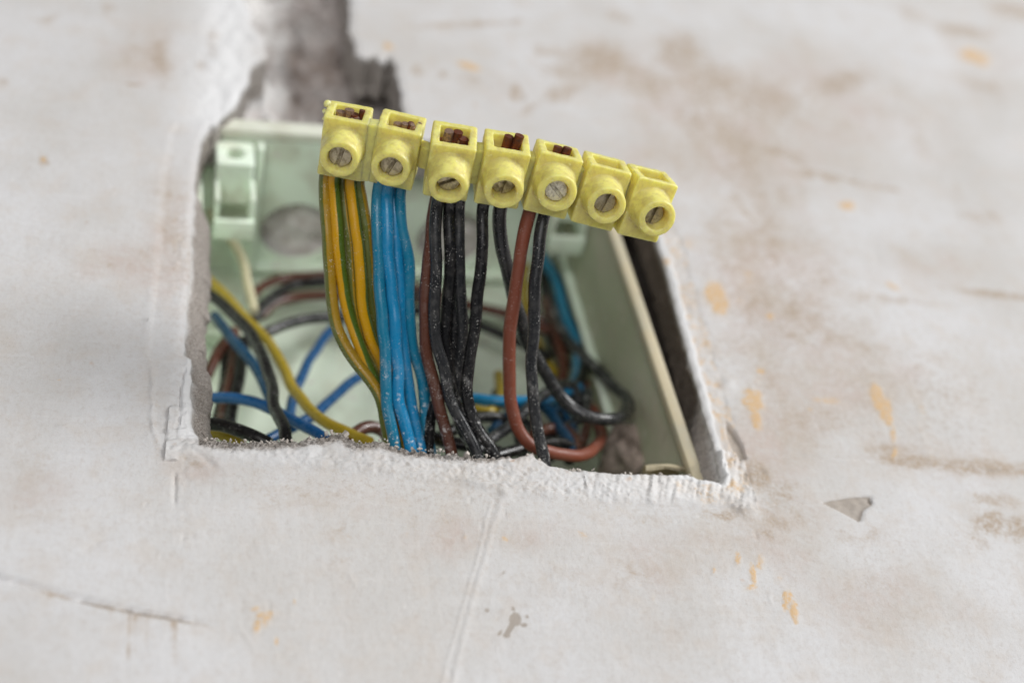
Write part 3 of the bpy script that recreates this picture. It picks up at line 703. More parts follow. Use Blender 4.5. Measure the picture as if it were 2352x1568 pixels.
# cover-screw bosses in the two upper corners
for sgn in (-1, 1):
    cxl = -47.6 if sgn < 0 else 42.6
    bm = bmesh.new()
    def sq(r, y, n=32):
        out = []
        for i in range(n):
            th = 2*math.pi*(i + 0.5)/n; c, s = math.cos(th), math.sin(th); q = r/max(abs(c), abs(s))
            out.append(bm.verts.new((cxl + q*c*0.98, y, HH - 10.4 + q*s)))
        return out
    def ci(r, y, n=32):
        return [bm.verts.new((cxl + r*math.cos(2*math.pi*(i+0.5)/n), y, HH - 10.4 + r*math.sin(2*math.pi*(i+0.5)/n))) for i in range(n)]
    loops = [sq(5.0, 16), sq(5.0, Y0 + 1.6), sq(4.7, Y0 + 1.2), ci(2.6, Y0 + 1.2), ci(2.3, Y0 + 1.6), ci(2.2, 14)]
    for A, B in zip(loops[:-1], loops[1:]):
        for i in range(32): bm.faces.new((A[i], A[(i+1) % 32], B[(i+1) % 32], B[i]))
    bm.faces.new(loops[-1][::-1]); bm.faces.new(loops[0])
    bm_obj('screw_boss', bm, M_GREEN, box)
    box_part('boss_web', (cxl - 5.1, 8.0, HH - 24), (cxl - 3.9, 16.5, HH - 15.6), M_GREEN, 0.25)
    box_part('boss_web', (cxl + 3.9, 8.0, HH - 24), (cxl + 5.1, 16.5, HH - 15.6), M_GREEN, 0.25)
    box_part('boss_web', (cxl - 5.1, 14.0, HH - 25.6), (cxl + 5.1, 20.0, HH - 24.1), M_GREEN, 0.25)
# curled, broken tab of plastic at the lower right corner
bm = bmesh.new()
A = []
c0 = at(1530, 1072, 9); lc = np.array(box.matrix_world.inverted() @ Vector((0, 0, 0)))
def to_box(P):
    a = rad(-3.4); q = np.asarray(P) - np.array([0.2, 4.0, 65.6])
    return Vector((q[0]*math.cos(a) - q[2]*math.sin(a), q[1], q[0]*math.sin(a) + q[2]*math.cos(a)))
rows = []
for i in range(13):
    t = i/12; ang = -0.3 + t*4.0; r = 3.0 - 1.0*t
    row = []
    for j in range(9):
        s = j/8
        P = at(1478 + 85*s, 1078 + 4*s, 7.0) + np.array([0, -r*math.cos(ang)*0.9 + 1.0, r*math.sin(ang)*0.85 - 0.6])
        P = P + np.array([0.7*math.sin(7*s + 3*t), 0.5*math.sin(5*s + 2), 0.9*math.sin(9*s + 1.5*t)*t])
        row.append(bm.verts.new(to_box(P)))
    rows.append(row)
for i in range(12):
    for j in range(8): bm.faces.new((rows[i][j], rows[i][j+1], rows[i+1][j+1], rows[i+1][j]))
bmesh.ops.solidify(bm, geom=bm.faces[:], thickness=0.5)
bm_obj('broken_tab', bm, M_GREEN_RIM, box, 60)

# plaster squeezed against the knock-out holes from behind
def box_to_world(P):
    a = rad(-3.4); return np.array([P[0]*math.cos(a) + P[2]*math.sin(a) + 0.2, P[1] + 4.0, -P[0]*math.sin(a) + P[2]*math.cos(a) + 65.6])
k = N('plug_plaster'); a_ = k.noise(0.3, 5, 0.6)
M_PLUG = k.out(k.mix(k.ramp(a_, 0.35, 0.65), (0.60, 0.54, 0.52), (0.80, 0.76, 0.75)), 0.95, k.bump(k.noise(0.8, 4, 0.6), 0.8, 0.5))
for hu in (-28.5, 16.0):
    gg = np.linspace(-14, 14, 40); PX, PY = np.meshgrid(gg, gg, indexing='xy')
    pv = [box_to_world((hu + x, 33.5 + y, HH - 2.6 + 3.0*(0.5 + z))) for x, y, z in zip(PX.ravel(), PY.ravel(), fbm(PX.ravel()*0.15 + hu, PY.ravel()*0.15, octaves=4, seed=90))]
    ii = np.arange(1600).reshape(40, 40); pf = np.stack([ii[:-1,:-1], ii[:-1,1:], ii[1:,1:], ii[1:,:-1]], -1).reshape(-1, 4).tolist()
    mesh_obj('plaster_plug', np.array(pv), pf, M_PLUG, masonry)

# lump of mortar lying in the box
def rough_lump(name, c, r, seed, mat):
    bm = bmesh.new(); bmesh.ops.create_icosphere(bm, subdivisions=4, radius=1.0)
    co = np.array([v.co for v in bm.verts])
    d = 1 + 1.5*fbm(co[:,0]*1.3 + seed, co[:,1]*1.3, co[:,2]*1.3, octaves=4, seed=seed)
    co = co*d[:, None]*np.array(r)
    for v, p in zip(bm.verts, co): v.co = p
    o = bm_obj(name, bm, mat); o.location = np.asarray(c)*S; return o
k = N('mortar_lump'); a_ = k.noise(0.25, 5, 0.6)
M_LUMP = k.out(k.mix(k.ramp(a_, 0.35, 0.65), (0.16, 0.125, 0.10), (0.36, 0.29, 0.25)), 0.95, k.bump(k.noise(0.9, 4, 0.6), 0.8, 0.4))
tag(rough_lump('mortar_lump', at(1440, 1066, 34), (6.5, 9, 8.0), 9, M_LUMP), 'brown lump of mortar in the lower right corner of the box', 'mortar lump')

# ------------------------------------------------------------------ terminal strip
POLE = [((-57.5, 3.8, -9.6), (-30.01, -45.43, 43.45)), ((-55.8, 2.5, -12.3), (-19.52, -45.63, 41.71)), ((-47.4, 6.4, -8.1), (-8.68, -46.89, 36.79)),
        ((-53.4, 9.7, -8.0), (2.29, -47.09, 36.12)), ((-65.4, 12.1, -12.2), (12.98, -47.25, 35.42)), ((-65.6, 13.8, -12.7), (23.42, -46.04, 34.40)), ((-65.7, 20.2, -10.6), (33.77, -44.79, 33.38))]
CM3 = Matrix(CM.tolist())
BW, BH, BD, TUBE, TZ = 4.62, 6.62, 8.5, 5.65, 0.45
pole_frames = []
for rot, org in POLE:                     # how each pole leans, and the middle of its front face
    Rm = CM3 @ Euler([rad(a) for a in rot]).to_matrix()
    O = Vector(org)
    pole_frames.append((Rm, O))
strip_origin = pole_frames[3][1].copy()
strip = empty('terminal_strip', strip_origin)
tag(strip, 'yellow plastic terminal strip of seven poles hanging from the wires in front of the opening', 'terminal strip')

def housing_mesh(kind):
    bm = bmesh.new()
    # body: rings from the bottom up to the mouth and down into the pit
    def ring(x0, x1, y0, y1, z, c=0.35, n=3):
        pts = []
        for (qx, qy, a0) in ((x1-c, y0+c, -90), (x1-c, y1-c, 0), (x0+c, y1-c, 90), (x0+c, y0+c, 180)):
            for i in range(n):
                a = rad(a0 + 90*i/(n-1)); pts.append((qx + c*math.cos(a), qy + c*math.sin(a), z))
        return [bm.verts.new(p) for p in pts]
    mouth = (-2.95, 2.95, 1.45, 7.0)
    R_ = [ring(-BW+.9, BW-.9, 1.2, BD-.9, -BH+1.6, .3), ring(-BW+.6, BW-.6, .8, BD-.6, -BH+0.05, .3), ring(-BW+.2, BW-.2, .2, BD-.2, -BH, .35), ring(-BW, BW, 0, BD, -BH+.22),
          ring(-BW, BW, 0, BD, -2), ring(-BW, BW, 0, BD, 2), ring(-BW, BW, 0, BD, BH-.25), ring(-BW+.22, BW-.22, .22, BD-.22, BH),
          ring(mouth[0]-.15, mouth[1]+.15, mouth[2]-.15, mouth[3]+.15, BH, .3), ring(*mouth, BH-.25, .3), ring(mouth[0]+.2, mouth[1]-.2, mouth[2]+.3, mouth[3]-.2, BH-3.0, .3), ring(mouth[0]+.3, mouth[1]-.3, mouth[2]+.5, mouth[3]-.3, BH-4.6, .3)]
    n = len(R_[0])
    for A, B in zip(R_[:-1], R_[1:]):
        for i in range(n): bm.faces.new((A[i], A[(i+1) % n], B[(i+1) % n], B[i]))
    bm.faces.new(R_[-1]); bm.faces.new(R_[0][::-1])
    # screw tube, lathe about -Y
    prof = [(4.70, .6), (4.68, .02), (4.58, -.25), (4.45, -.6), (4.34, -1.2), (4.22, -2.6), (4.14, -4.2), (4.08, -5.0), (3.98, -5.38), (3.80, -5.58), (3.5, -5.65), (2.95, -5.65), (2.68, -5.55), (2.52, -5.25), (2.46, -4.5), (2.40, -2.6), (2.40, -1.2)]
    K = 44; prev = None
    for r, y in prof:
        cur = [bm.verts.new((r*math.cos(2*math.pi*i/K), y, r*math.sin(2*math.pi*i/K) + TZ)) for i in range(K)]
        if prev:
            for i in range(K): bm.faces.new((prev[i], prev[(i+1) % K], cur[(i+1) % K], cur[i]))
        prev = cur
    bm.faces.new(prev)
    return bm
def wobble(bm, seed, amp):
    co = np.array([v.co for v in bm.verts])
    for ax in range(3):
        d = fbm(co[:,0]*0.6 + seed, co[:,1]*0.6, co[:,2]*0.6, octaves=3, seed=seed*7 + ax)*2*amp
        for v, q in zip(bm.verts, d): v.co[ax] += q
def place(o, Rm, O, parent=None):
    m = Matrix.Translation((O - strip_origin)*S) @ Rm.to_4x4() if parent else Matrix.Translation(O*S) @ Rm.to_4x4()
    o.matrix_local = m
SCREW = [(1.6, 78), (1.8, 70), (2.4, 33), (3.3, 84), (2.0, -38), (2.5, 80), (2.9, 84)]
for i, (Rm, O) in enumerate(pole_frames):
    bm = housing_mesh(0); wobble(bm, i + 1, 0.10)
    ho = bm_obj('pole_housing', bm, M_YEL, strip, 40); place(ho, Rm, O, strip)
    md = ho.modifiers.new('fuse', 'REMESH'); md.mode = 'VOXEL'; md.voxel_size = 0.14*S; md.use_smooth_shade = True
    sm = ho.modifiers.new('soften', 'SMOOTH'); sm.factor = 0.5; sm.iterations = 7
    bpy.context.view_layer.update()
    ev = bpy.data.meshes.new_from_object(ho.evaluated_get(bpy.context.evaluated_depsgraph_get()))
    ho.modifiers.clear(); ho.data = ev
    co = np.zeros(len(ev.vertices)*3); ev.vertices.foreach_get('co', co); co = co.reshape(-1, 3)/S
    dn = fbm(co[:,0]*0.9 + i*9, co[:,1]*0.9, co[:,2]*0.9, octaves=3, seed=i)
    nv = np.zeros(len(ev.vertices)*3); ev.vertices.foreach_get('normal', nv); nv = nv.reshape(-1, 3)
    ev.vertices.foreach_set('co', ((co + nv*(dn*0.16)[:, None])*S).ravel()); ev.update()
    # slotted screw down in the tube
    dep, ang = SCREW[i]
    bm = bmesh.new(); r0 = 2.36; w = 0.36; yt = -TUBE + dep
    for sg in (1, -1):
        a0 = math.asin(w/r0); K = 18
        arc = [(r0*math.cos(a0 + (math.pi - 2*a0)*j/K), sg*r0*math.sin(a0 + (math.pi - 2*a0)*j/K)) for j in range(K+1)]
        arc2 = [(x*0.93, sg*max(abs(z)*0.93, w + .06)) for x, z in arc]
        top = [bm.verts.new((x, yt, z)) for x, z in arc2]; mid = [bm.verts.new((x, yt + .18, z)) for x, z in arc]; bot = [bm.verts.new((x, yt + 1.6, z)) for x, z in arc]
        bm.faces.new(top); n = K + 1
        for A, B in ((top, mid), (mid, bot)):
            for j in range(n): bm.faces.new((A[j], A[(j+1) % n], B[(j+1) % n], B[j]))
    fl_ = [bm.verts.new((x, yt + 0.75, z)) for x, z in ((-r0, -w-.1), (r0, -w-.1), (r0, w+.1), (-r0, w+.1))]; bm.faces.new(fl_)
    bmesh.ops.rotate(bm, cent=(0, 0, 0), matrix=Matrix.Rotation(rad(-ang), 3, 'Y'), verts=bm.verts)
    bmesh.ops.translate(bm, vec=(0, 0, TZ), verts=bm.verts)
    sc = bm_obj('screw', bm, M_SCREW_P if i == 4 else M_SCREW, ho, 30)
# bridges between neighbouring poles
for i in range(6):
    (Ra, Oa), (Rb, Ob) = pole_frames[i], pole_frames[i+1]
    bm = bmesh.new()
    if i == 0: z0, z1, y0, y1 = -BH + .1, BH - .15, 0.08, 3.2
    elif i == 1: z0, z1, y0, y1 = -2.0, 3.0, 2.4, 5.6
    else: z0, z1, y0, y1 = -4.0, 4.2, 3.0, 6.6
    A = [bm.verts.new(Oa + Ra @ Vector((BW - .3, y, z)) - strip_origin) for y, z in ((y0, z0), (y1, z0), (y1, z1), (y0, z1))]
    B = [bm.verts.new(Ob + Rb @ Vector((-BW + .3, y, z)) - strip_origin) for y, z in ((y0, z0), (y1, z0), (y1, z1), (y0, z1))]
    bm.faces.new(A); bm.faces.new(B[::-1])
    for j in range(4): bm.faces.new((A[j], B[j], B[(j+1) % 4], A[(j+1) % 4]))
    bmesh.ops.bevel(bm, geom=bm.edges[:], offset=0.15, segments=2, affect='EDGES')
    bm_obj('bridge', bm, M_YEL_WEB, strip, 40)
# torn stub where the strip was cut from a longer one, and flash on the upper edge
for (lx, ly, lz, r) in ((-4.7, 6.4, 6.6, (.75, .9, .8)), (-5.0, 4.6, 5.6, (.55, .7, .45)), (-4.9, 5.4, 4.6, (.35, .8, .9)), (-4.75, 2.6, 4.9, (.25, .4, .3))):
    Rm, O = pole_frames[0]
    bm = bmesh.new(); bmesh.ops.create_icosphere(bm, subdivisions=3, radius=1.0)
    for v in bm.verts: v.co = Vector((v.co.x*r[0], v.co.y*r[1], v.co.z*r[2]))
    wobble(bm, int(lz*10), 0.25)
    o = bm_obj('torn_edge', bm, M_YEL, strip); place(o, Rm, O + Rm @ Vector((lx, ly, lz)), strip)

# ------------------------------------------------------------------ wires
def catmull(P, step=0.7):
    P = [np.asarray(p, float) for p in P]
    Q = [2*P[0] - P[1]] + P + [2*P[-1] - P[-2]]; out = []
    for i in range(1, len(Q) - 2):
        p0, p1, p2, p3 = Q[i-1], Q[i], Q[i+1], Q[i+2]
        t0 = 0; t1 = t0 + np.linalg.norm(p1-p0)**.5; t2 = t1 + np.linalg.norm(p2-p1)**.5; t3 = t2 + np.linalg.norm(p3-p2)**.5
        n = max(2, int(np.linalg.norm(p2-p1)/step))
        for j in range(n):
            t = t1 + (t2-t1)*j/n
            A1 = (t1-t)/(t1-t0)*p0 + (t-t0)/(t1-t0)*p1; A2 = (t2-t)/(t2-t1)*p1 + (t-t1)/(t2-t1)*p2; A3 = (t3-t)/(t3-t2)*p2 + (t-t2)/(t3-t2)*p3
            B1 = (t2-t)/(t2-t0)*A1 + (t-t0)/(t2-t0)*A2; B2 = (t3-t)/(t3-t1)*A2 + (t-t1)/(t3-t1)*A3
            out.append((t2-t)/(t2-t1)*B1 + (t-t1)/(t2-t1)*B2)
    out.append(P[-1]); out = np.array(out)
    s_ = np.arange(len(out))*step
    sd = abs(P[0][0]*3.7 + P[0][2]*1.3)
    for ax in range(3): out[:, ax] += fbm(s_*0.10 + sd, s_*0 + ax*7.3, octaves=3, seed=ax + 4)*1.1*np.clip(np.minimum(s_, s_[::-1])/8, 0, 1)
    for _ in range(3): out[1:-1] = 0.25*out[:-2] + 0.5*out[1:-1] + 0.25*out[2:]
    return out
def tube(name, P, r, mat, parent=None, K=14, phase=0.0, twist=0.0, seed=0, taper_end=False, origin=None):
    C = catmull(P); n = len(C)
    T = np.gradient(C, axis=0); T /= np.linalg.norm(T, axis=1, keepdims=True)
    u = np.cross(T[0], [0.3, 0.9, 0.2]); u /= np.linalg.norm(u); U = [u]
    for i in range(1, n):
        u = u - T[i]*(u@T[i]); u /= np.linalg.norm(u); U.append(u)
    U = np.array(U); W = np.cross(T, U)
    s = np.concatenate([[0], np.cumsum(np.linalg.norm(np.diff(C, axis=0), axis=1))])
    rr = r*(1 + 0.06*fbm(s*0.12, s*0 + seed*3.1, octaves=3, seed=seed)*2)
    th = np.linspace(0, 2*math.pi, K, endpoint=False)
    V = C[:, None, :] + rr[:, None, None]*(np.cos(th)[None, :, None]*U[:, None, :] + np.sin(th)[None, :, None]*W[:, None, :])
    V = V.reshape(-1, 3); F = []
    for i in range(n-1):
        for j in range(K):
            F.append((i*K + j, i*K + (j+1) % K, (i+1)*K + (j+1) % K, (i+1)*K + j))
    F.append(tuple(range(K))[::-1]); F.append(tuple((n-1)*K + j for j in range(K)))
    org = C[n//2] if origin is None else np.asarray(origin, float)
    o = mesh_obj(name, V, F, mat, None, True, loc=org)
    o.data.set_sharp_from_angle(angle=rad(60))
    uvl = o.data.uv_layers.new(name='UVMap')
    uv = np.zeros((len(o.data.loops), 2)); k = 0
    L = s[-1]
    for i in range(n-1):
        for j in range(K):
            for (ii, jj) in ((i, j), (i, j+1), (i+1, j+1), (i+1, j)):
                uv[k] = (jj/K + phase + twist*s[ii], s[ii]/L); k += 1
    uv[k:k+K] = (phase, 0); uv[k+K:] = (phase, 1)
    uvl.data.foreach_set('uv', uv.astype(np.float32).ravel())
    if parent:
        o.parent = parent; o.location = Vector(o.location) - parent.location
    return o

R0 = 1.30
def front_wire(label, pole, pts, mat, back=3.5, lipY=5.0, dback=0.0, r=R0, tail=None, ends=None, phase=0.0, twist=0.0, seed=0, strands=0, sx=0.0, group='wires fixed in the terminal strip', bulge=0.0):
    """from the underside of a pole down to the lip of the opening and behind it; pts in reference pixels"""
    Rm, O = pole_frames[pole]
    Dt = depth_of(O + Rm @ Vector((0, 4.0, -BH))) + (back - 3.5)*0.8
    last = pts[-1]; Dl = depth_of(at(last[0], last[1], lipY)); y0, y1 = pts[0][1], last[1]
    P = []
    for (x, y) in pts:
        t = (y - y0)/(y1 - y0); ts = t*t*(3 - 2*t)*0.5 + t*0.5
        P.append(dist(x, y, Dt*(1-ts) + Dl*ts + dback*math.sin(math.pi*t) + bulge*t*(1-t)*4))
    first = P[0]
    up = np.array(Rm @ Vector((0, 0, 1)))
    full = [first + up*4.5, first + up*2.0] + P[0:]
    if tail is None:
        e_ = P[-1]; full += [e_ + np.array([0.8, 4.0, -3.2]), e_ + np.array([2.0, 10.0, -4.6]), e_ + np.array([3.0, 18.0, -4.2])]
    else:
        full += [at(*q) for q in tail]
    o = tube('wire', full, r, mat, phase=phase, twist=twist, seed=seed)
    tag(o, label, 'wire', group)
    for (lx, ly, ln, tx, ty, cut) in (ends or []):
        ly += 0.6
        P_ = [O + Rm @ Vector((lx - tx*1.5, ly - ty*1.5, BH - 7.5)), O + Rm @ Vector((lx, ly, BH - 5.0)), O + Rm @ Vector((lx + tx, ly + ty, BH - 5.0 + ln + 1.3))]
        tube('copper_core', [np.array(q) for q in P_], 0.98, M_COPPER_CUT if cut else M_COPPER, parent=o, K=10, seed=seed + 5)
    for q in range(strands):
        rs = np.random.default_rng(seed*31 + q)
        lx, ly = sx + rs.uniform(-1.3, 1.3), rs.uniform(2.6, 5.4); ln = rs.uniform(2.6, 4.7); tx, ty = rs.uniform(-.9, .9), rs.uniform(-.4, .9)
        P_ = [O + Rm @ Vector((lx - tx*.6, ly - ty*.6, BH - 7.0)), O + Rm @ Vector((lx, ly, BH - 4.4)), O + Rm @ Vector((lx + tx, ly + ty, BH - 4.0 + ln*0.95))]
        tube('copper_core', [np.array(z) for z in P_], rs.uniform(.34, .62), M_COPPER_CUT if q % 2 else M_COPPER, parent=o, K=8, seed=q + 3)
    return o

# earth wires, first pole
front_wire('yellow and green striped wire, outermost left of the five under the first pole', 0, [(747,408),(751,551),(759,649),(772,740),(805,811),(853,876),(874,915),(886,975),(897,1020)], M_GY2, 2.5, 5.5, phase=0.33, seed=1, ends=[(-1.5,3.6,3.4,-.2,.3,1)])
front_wire('brightest yellow striped wire, second from left under the first pole', 0, [(766,412),(777,551),(785,632),(805,733),(831,811),(862,876),(880,912),(900,990),(912,1022)], M_GY, 2.0, 7.0, phase=0.10, seed=2, strands=4, sx=0.1, ends=[(-.2,3.9,3.9,.2,.4,1)])
front_wire('yellow and green wire in the middle of the first pole bundle, half hidden', 0, [(786,414),(800,551),(806,642),(818,727),(836,792),(868,850),(890,910),(915,990),(925,1024)], M_GY2, 4.5, 10.0, phase=0.40, seed=3, ends=[(1.0,4.0,3.2,.1,.1,0)])
front_wire('orange-yellow wire with green edge, fourth from left under the first pole', 0, [(804,418),(821,551),(827,632),(835,714),(852,772),(878,835),(900,910),(922,990),(934,1026)], M_GY, 3.0, 9.0, phase=0.20, seed=4, strands=4, sx=1.4, ends=[(1.9,3.6,2.5,.3,0,0)])
front_wire('dusty yellow and green wire beside the blue ones, rightmost under the first pole', 0, [(822,422),(844,551),(851,649),(858,714),(870,779),(890,850),(905,920),(925,990),(940,1028)], M_GY2, 5.0, 12.0, phase=0.43, seed=5)
# blue wires, second pole
front_wire('teal-blue wire on the left of the blue bundle, whitish smear near the lip', 1, [(870,437),(866,552),(872,675),(884,798),(888,880),(890,941),(905,1019)], M_TEAL, 2.0, 3.2, seed=6, ends=[(-.6,3.6,3.0,-.2,.2,1)])
front_wire('bright blue wire in front, second from left of the blue bundle', 1, [(889,440),(892,552),(901,675),(909,798),(915,900),(929,962),(946,1026)], M_BLUE, 1.6, 3.4, seed=7, strands=4, sx=0.6, ends=[(.6,3.4,3.4,.3,.2,1)])
front_wire('blue wire tucked behind the bright blue one, third in the bundle', 1, [(905,442),(908,552),(917,675),(923,798),(941,900),(955,982),(968,1030)], M_BLUE, 4.8, 6.0, seed=8, ends=[(1.8,3.8,2.2,.3,.1,0)])
front_wire('dull blue wire bulging to the right of the blue bundle', 1, [(917,445),(921,511),(937,593),(940,716),(947,798),(964,850),(974,912),(976,970),(985,1032)], M_TEAL, 3.6, 9.0, seed=9, strands=5, sx=1.9, ends=[(2.4,4.2,1.6,.1,.1,0)])
# third pole: black and brown
front_wire('black wire in front of the third pole bundle, white plaster smear low down', 2, [(1006,462),(1000,531),(1005,613),(997,695),(999,777),(1016,839),(1040,921),(1069,982),(1096,1040)], M_GREY, 1.8, 3.2, seed=10, strands=3, sx=-1.2, ends=[(-1.0,3.4,4.4,-.3,.3,1)])
front_wire('dark brown wire at the left edge of the third pole bundle', 2, [(1000,466),(988,560),(979,634),(974,716),(981,798),(995,863),(1011,941),(1038,1034)], M_BROWN2, 4.2, 4.6, seed=11, ends=[(1.6,3.5,3.2,.3,.1,0)])
front_wire('black wire in the middle of the third pole bundle', 2, [(1034,470),(1032,572),(1028,675),(1022,757),(1027,818),(1036,890),(1060,960),(1086,1038)], M_BLACK, 3.0, 6.0, seed=12, strands=5, sx=0.3, ends=[(.4,3.8,4.2,.2,.4,0)])
front_wire('dusty black wire at the right edge of the third pole bundle', 2, [(1054,468),(1056,572),(1060,675),(1063,757),(1055,839),(1048,921),(1062,990),(1090,1039)], M_GREY, 3.4, 8.0, seed=13, strands=3, sx=1.5, ends=[(-1.9,3.9,1.8,-.3,.1,0)])
front_wire('thin gap-filling black wire seen behind the third pole bundle', 2, [(1044,470),(1046,600),(1047,700),(1040,800),(1030,880),(990,950),(982,1033)], M_BLACK, 6.0, 9.0, seed=14)
# fourth pole
front_wire('straight black wire on the left under the fourth pole', 3, [(1109,474),(1106,572),(1100,675),(1089,757),(1078,839),(1075,921),(1093,982),(1136,1044)], M_BLACK, 2.6, 3.4, seed=15, ends=[(-.4,3.8,4.6,.5,.5,0)])
front_wire('grey-dusted black wire under the fourth pole that loops out right and back', 3, [(1149,482),(1155,572),(1173,654),(1196,736),(1213,798),(1249,855),(1278,904),(1302,929)], M_GREY, 4.6, 8.0, seed=16, r=1.5,
           tail=[(1345,955,9),(1388,963,10),(1424,957,13),(1444,937,19),(1440,916,24),(1409,886,29),(1366,843,33),(1323,796,37),(1289,753,40),(1262,690,44),(1250,640,46)], ends=[(1.0,3.6,5.2,1.2,.6,0)])
# fifth pole
front_wire('reddish brown wire under the fifth pole curving away along the lip', 4, [(1217,487),(1199,572),(1183,675),(1172,757),(1168,839),(1174,921),(1190,982),(1217,1022)], M_BROWN, 2.4, 5.5, seed=17, r=1.42,
           tail=[(1262,1038,8),(1319,1046,10),(1358,1035,14),(1378,1008,20),(1376,975,27),(1362,940,34)], ends=[(-.3,3.9,4.1,-.1,.2,0)])
front_wire('black wire under the fifth pole, rightmost to reach the lip', 4, [(1250,495),(1238,572),(1231,675),(1225,757),(1220,839),(1225,921),(1232,982),(1248,1056)], M_GREY, 3.0, 2.2, seed=18, ends=[(1.1,3.9,4.3,.5,.3,0)])

# wires lying in the box
G2 = 'loose wires inside the box'
def box_wire(label, pts, mat, r=R0, seed=0, phase=0.0, smooth_ends=True):
    o = tube('wire', [at(*q) for q in pts], r, mat, seed=seed, phase=phase, K=12)
    return tag(o, label, 'wire', G2)
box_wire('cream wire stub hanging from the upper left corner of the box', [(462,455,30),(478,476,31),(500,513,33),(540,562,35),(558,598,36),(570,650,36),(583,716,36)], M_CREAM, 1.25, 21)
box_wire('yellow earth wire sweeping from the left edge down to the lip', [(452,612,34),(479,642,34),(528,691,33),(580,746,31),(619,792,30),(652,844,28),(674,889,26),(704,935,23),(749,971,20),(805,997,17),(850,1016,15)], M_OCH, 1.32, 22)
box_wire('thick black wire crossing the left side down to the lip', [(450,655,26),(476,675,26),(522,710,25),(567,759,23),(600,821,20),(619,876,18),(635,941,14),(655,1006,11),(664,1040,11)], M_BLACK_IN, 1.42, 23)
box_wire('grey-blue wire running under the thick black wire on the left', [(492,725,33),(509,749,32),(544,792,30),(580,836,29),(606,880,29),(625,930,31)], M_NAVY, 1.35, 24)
box_wire('shaded blue wire crossing low on the left', [(440,920,24),(470,912,24),(528,912,23),(580,922,22),(619,938,21),(665,961,19),(707,984,17),(733,999,16),(760,1018,15)], M_BLUE_SHADED, 1.30, 25)
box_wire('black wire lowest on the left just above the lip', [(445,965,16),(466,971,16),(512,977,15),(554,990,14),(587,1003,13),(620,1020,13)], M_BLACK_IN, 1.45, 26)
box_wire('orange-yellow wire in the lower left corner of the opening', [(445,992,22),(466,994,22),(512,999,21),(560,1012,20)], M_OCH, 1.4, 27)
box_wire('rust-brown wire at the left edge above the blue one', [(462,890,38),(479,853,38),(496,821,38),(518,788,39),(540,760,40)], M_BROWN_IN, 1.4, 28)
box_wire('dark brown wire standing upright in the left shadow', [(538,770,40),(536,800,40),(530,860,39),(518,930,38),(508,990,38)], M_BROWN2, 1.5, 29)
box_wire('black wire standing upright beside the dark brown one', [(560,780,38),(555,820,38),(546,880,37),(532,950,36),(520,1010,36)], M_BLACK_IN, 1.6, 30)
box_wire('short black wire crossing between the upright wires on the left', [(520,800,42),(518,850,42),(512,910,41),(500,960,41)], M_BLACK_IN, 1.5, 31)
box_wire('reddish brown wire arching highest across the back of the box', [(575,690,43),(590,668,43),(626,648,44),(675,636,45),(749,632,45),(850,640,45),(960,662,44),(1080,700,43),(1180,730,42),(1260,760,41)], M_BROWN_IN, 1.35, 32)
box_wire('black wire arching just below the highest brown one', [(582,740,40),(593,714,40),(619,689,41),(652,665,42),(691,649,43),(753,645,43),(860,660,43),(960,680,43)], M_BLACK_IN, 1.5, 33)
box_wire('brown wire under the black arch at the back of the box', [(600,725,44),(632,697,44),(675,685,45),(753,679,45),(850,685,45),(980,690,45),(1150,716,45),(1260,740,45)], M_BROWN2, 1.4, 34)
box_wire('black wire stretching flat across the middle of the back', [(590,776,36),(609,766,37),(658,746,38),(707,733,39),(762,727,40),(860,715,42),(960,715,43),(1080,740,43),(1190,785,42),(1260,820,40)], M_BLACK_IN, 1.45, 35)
box_wire('blue wire slanting steeply across the back panel', [(860,690,45),(800,712,44),(769,746,43),(740,785,41),(707,837,38),(684,880,35),(668,935,31),(660,975,28)], M_BLUE_SHADED, 1.30, 36)
box_wire('blue wire slanting flatter towards the lip left of the earth wires', [(900,820,40),(860,843,39),(831,860,38),(788,893,35),(740,938,31),(700,965,28),(650,990,26),(610,1012,25)], M_BLUE_SHADED, 1.30, 37)
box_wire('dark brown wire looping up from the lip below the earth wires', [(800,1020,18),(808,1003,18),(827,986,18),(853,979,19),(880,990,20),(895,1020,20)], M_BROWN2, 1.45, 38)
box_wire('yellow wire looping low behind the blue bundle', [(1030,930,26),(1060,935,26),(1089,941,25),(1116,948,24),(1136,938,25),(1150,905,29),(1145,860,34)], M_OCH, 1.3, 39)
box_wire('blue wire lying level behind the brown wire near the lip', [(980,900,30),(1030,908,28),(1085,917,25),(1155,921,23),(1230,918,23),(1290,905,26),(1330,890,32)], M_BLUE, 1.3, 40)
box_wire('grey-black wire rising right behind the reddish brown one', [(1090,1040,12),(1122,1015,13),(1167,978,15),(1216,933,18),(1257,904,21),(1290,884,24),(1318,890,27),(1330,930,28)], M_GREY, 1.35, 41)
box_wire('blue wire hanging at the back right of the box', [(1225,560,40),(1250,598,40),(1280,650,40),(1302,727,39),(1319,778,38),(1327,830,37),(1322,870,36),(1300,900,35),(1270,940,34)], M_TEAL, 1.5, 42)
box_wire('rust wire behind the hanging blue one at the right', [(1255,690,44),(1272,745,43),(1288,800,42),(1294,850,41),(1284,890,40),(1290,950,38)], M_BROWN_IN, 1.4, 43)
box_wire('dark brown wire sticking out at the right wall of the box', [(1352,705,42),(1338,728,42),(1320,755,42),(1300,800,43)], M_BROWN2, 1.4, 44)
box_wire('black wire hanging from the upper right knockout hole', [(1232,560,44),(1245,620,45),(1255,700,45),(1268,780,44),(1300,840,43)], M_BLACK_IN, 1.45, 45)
box_wire('yellow wire standing at the back beside the right-hand wires', [(1208,600,46),(1206,650,46),(1212,720,46),(1240,800,45),(1275,860,44)], M_OCH, 1.3, 46)
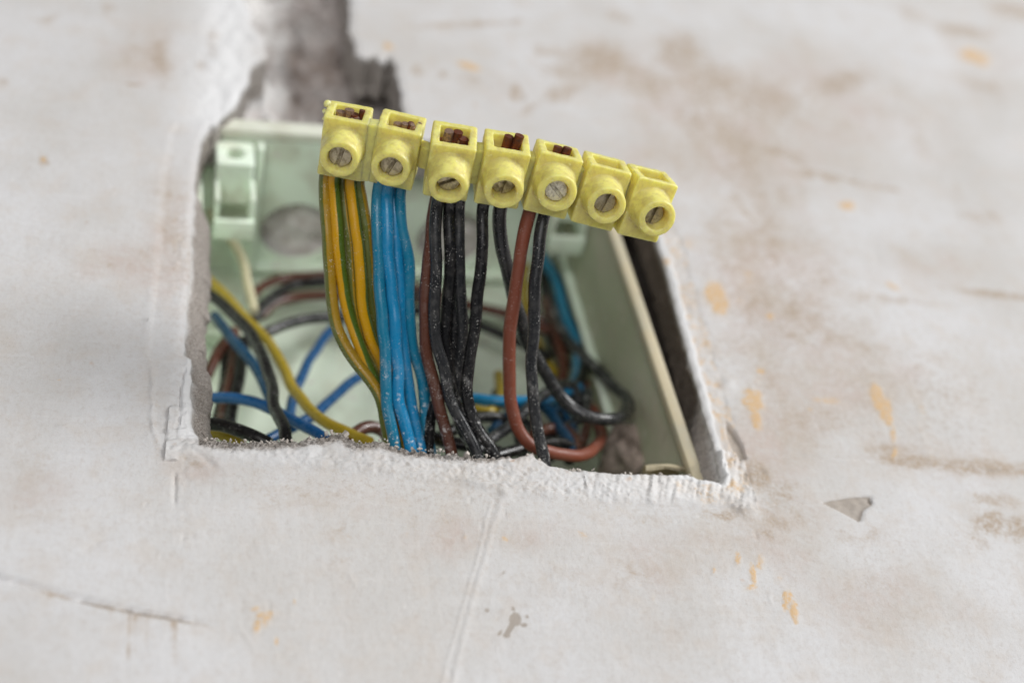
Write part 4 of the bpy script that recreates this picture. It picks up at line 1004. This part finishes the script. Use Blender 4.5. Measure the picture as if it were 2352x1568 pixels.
box_wire('dark blue wire curling behind the black one at lower right', [(1130,990,24),(1180,945,26),(1240,930,26),(1275,960,24),(1300,1005,22),(1318,1045,20)], M_NAVY, 1.35, 47)
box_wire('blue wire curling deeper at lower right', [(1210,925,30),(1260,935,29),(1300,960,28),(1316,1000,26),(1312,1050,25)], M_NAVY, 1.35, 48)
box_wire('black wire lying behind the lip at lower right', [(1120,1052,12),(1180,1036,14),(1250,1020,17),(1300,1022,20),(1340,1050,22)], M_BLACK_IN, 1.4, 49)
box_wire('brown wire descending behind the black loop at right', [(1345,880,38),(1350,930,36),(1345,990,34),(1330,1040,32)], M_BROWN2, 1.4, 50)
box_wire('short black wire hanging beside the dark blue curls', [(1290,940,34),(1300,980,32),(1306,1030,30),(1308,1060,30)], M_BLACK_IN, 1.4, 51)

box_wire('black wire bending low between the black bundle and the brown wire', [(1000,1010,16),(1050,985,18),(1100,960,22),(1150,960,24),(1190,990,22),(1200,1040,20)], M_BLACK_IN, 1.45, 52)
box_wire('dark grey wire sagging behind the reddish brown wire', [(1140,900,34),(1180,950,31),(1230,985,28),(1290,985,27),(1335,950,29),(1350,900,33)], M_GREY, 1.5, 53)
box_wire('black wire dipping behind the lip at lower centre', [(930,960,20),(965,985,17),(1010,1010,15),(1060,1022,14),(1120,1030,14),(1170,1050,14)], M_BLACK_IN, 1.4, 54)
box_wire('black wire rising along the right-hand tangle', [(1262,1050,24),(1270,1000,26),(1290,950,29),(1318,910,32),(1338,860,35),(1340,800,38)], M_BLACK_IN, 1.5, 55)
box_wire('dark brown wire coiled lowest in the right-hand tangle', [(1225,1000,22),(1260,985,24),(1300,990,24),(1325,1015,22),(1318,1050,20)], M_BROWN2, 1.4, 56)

# ------------------------------------------------------------------ crumbs of plaster along the lower lip and on the ledge
bm = bmesh.new()
lipline = [q for q in poly if q[1] < 13 and -54 < q[0] < 55]
for _ in range(420):
    q = lipline[rng.integers(len(lipline))]
    if q[0] > 5 and rng.random() < 0.75: continue
    r = 0.14 + 0.30*rng.random()**2.5
    c = Vector((q[0] + rng.normal()*0.3, rng.random()**1.5*3.5 + 0.1, q[1] + rng.normal()*0.2 - 0.05 - 0.15*rng.random()))
    m = Matrix.Translation(c) @ Euler(rng.random(3)*6).to_matrix().to_4x4() @ Matrix.Diagonal((r, r*(0.5+0.6*rng.random()), r*(0.6+0.8*rng.random()), 1))
    bmesh.ops.create_icosphere(bm, subdivisions=1, radius=1.0, matrix=m)
for _ in range(70):
    q = lipline[rng.integers(len(lipline))]
    r = 0.3 + 0.45*rng.random()**2
    c = Vector((q[0] + rng.normal()*0.3, rng.random()*2.2 - 0.3, q[1] - 0.1 - 0.9*rng.random()))
    m = Matrix.Translation(c) @ Euler(rng.random(3)*6).to_matrix().to_4x4() @ Matrix.Diagonal((r, r*(0.4+0.5*rng.random()), r*(0.5+0.6*rng.random()), 1))
    cb = bmesh.ops.create_cube(bm, size=1.5, matrix=m)
    for v in cb['verts']: v.co += Vector(rng.normal(size=3)*0.12)
for v in bm.verts: v.co += Vector(rng.normal(size=3)*0.03)
k = N('plaster_crumbs'); M_CRUMB = k.out(k.mix(k.noise(1.5, 3), (0.38, 0.33, 0.28), (0.66, 0.62, 0.58)), 0.95)
tag(bm_obj('plaster_crumbs', bm, M_CRUMB, None, 20), 'crumbs of broken plaster along the lower lip', 'crumbs', kind='stuff')
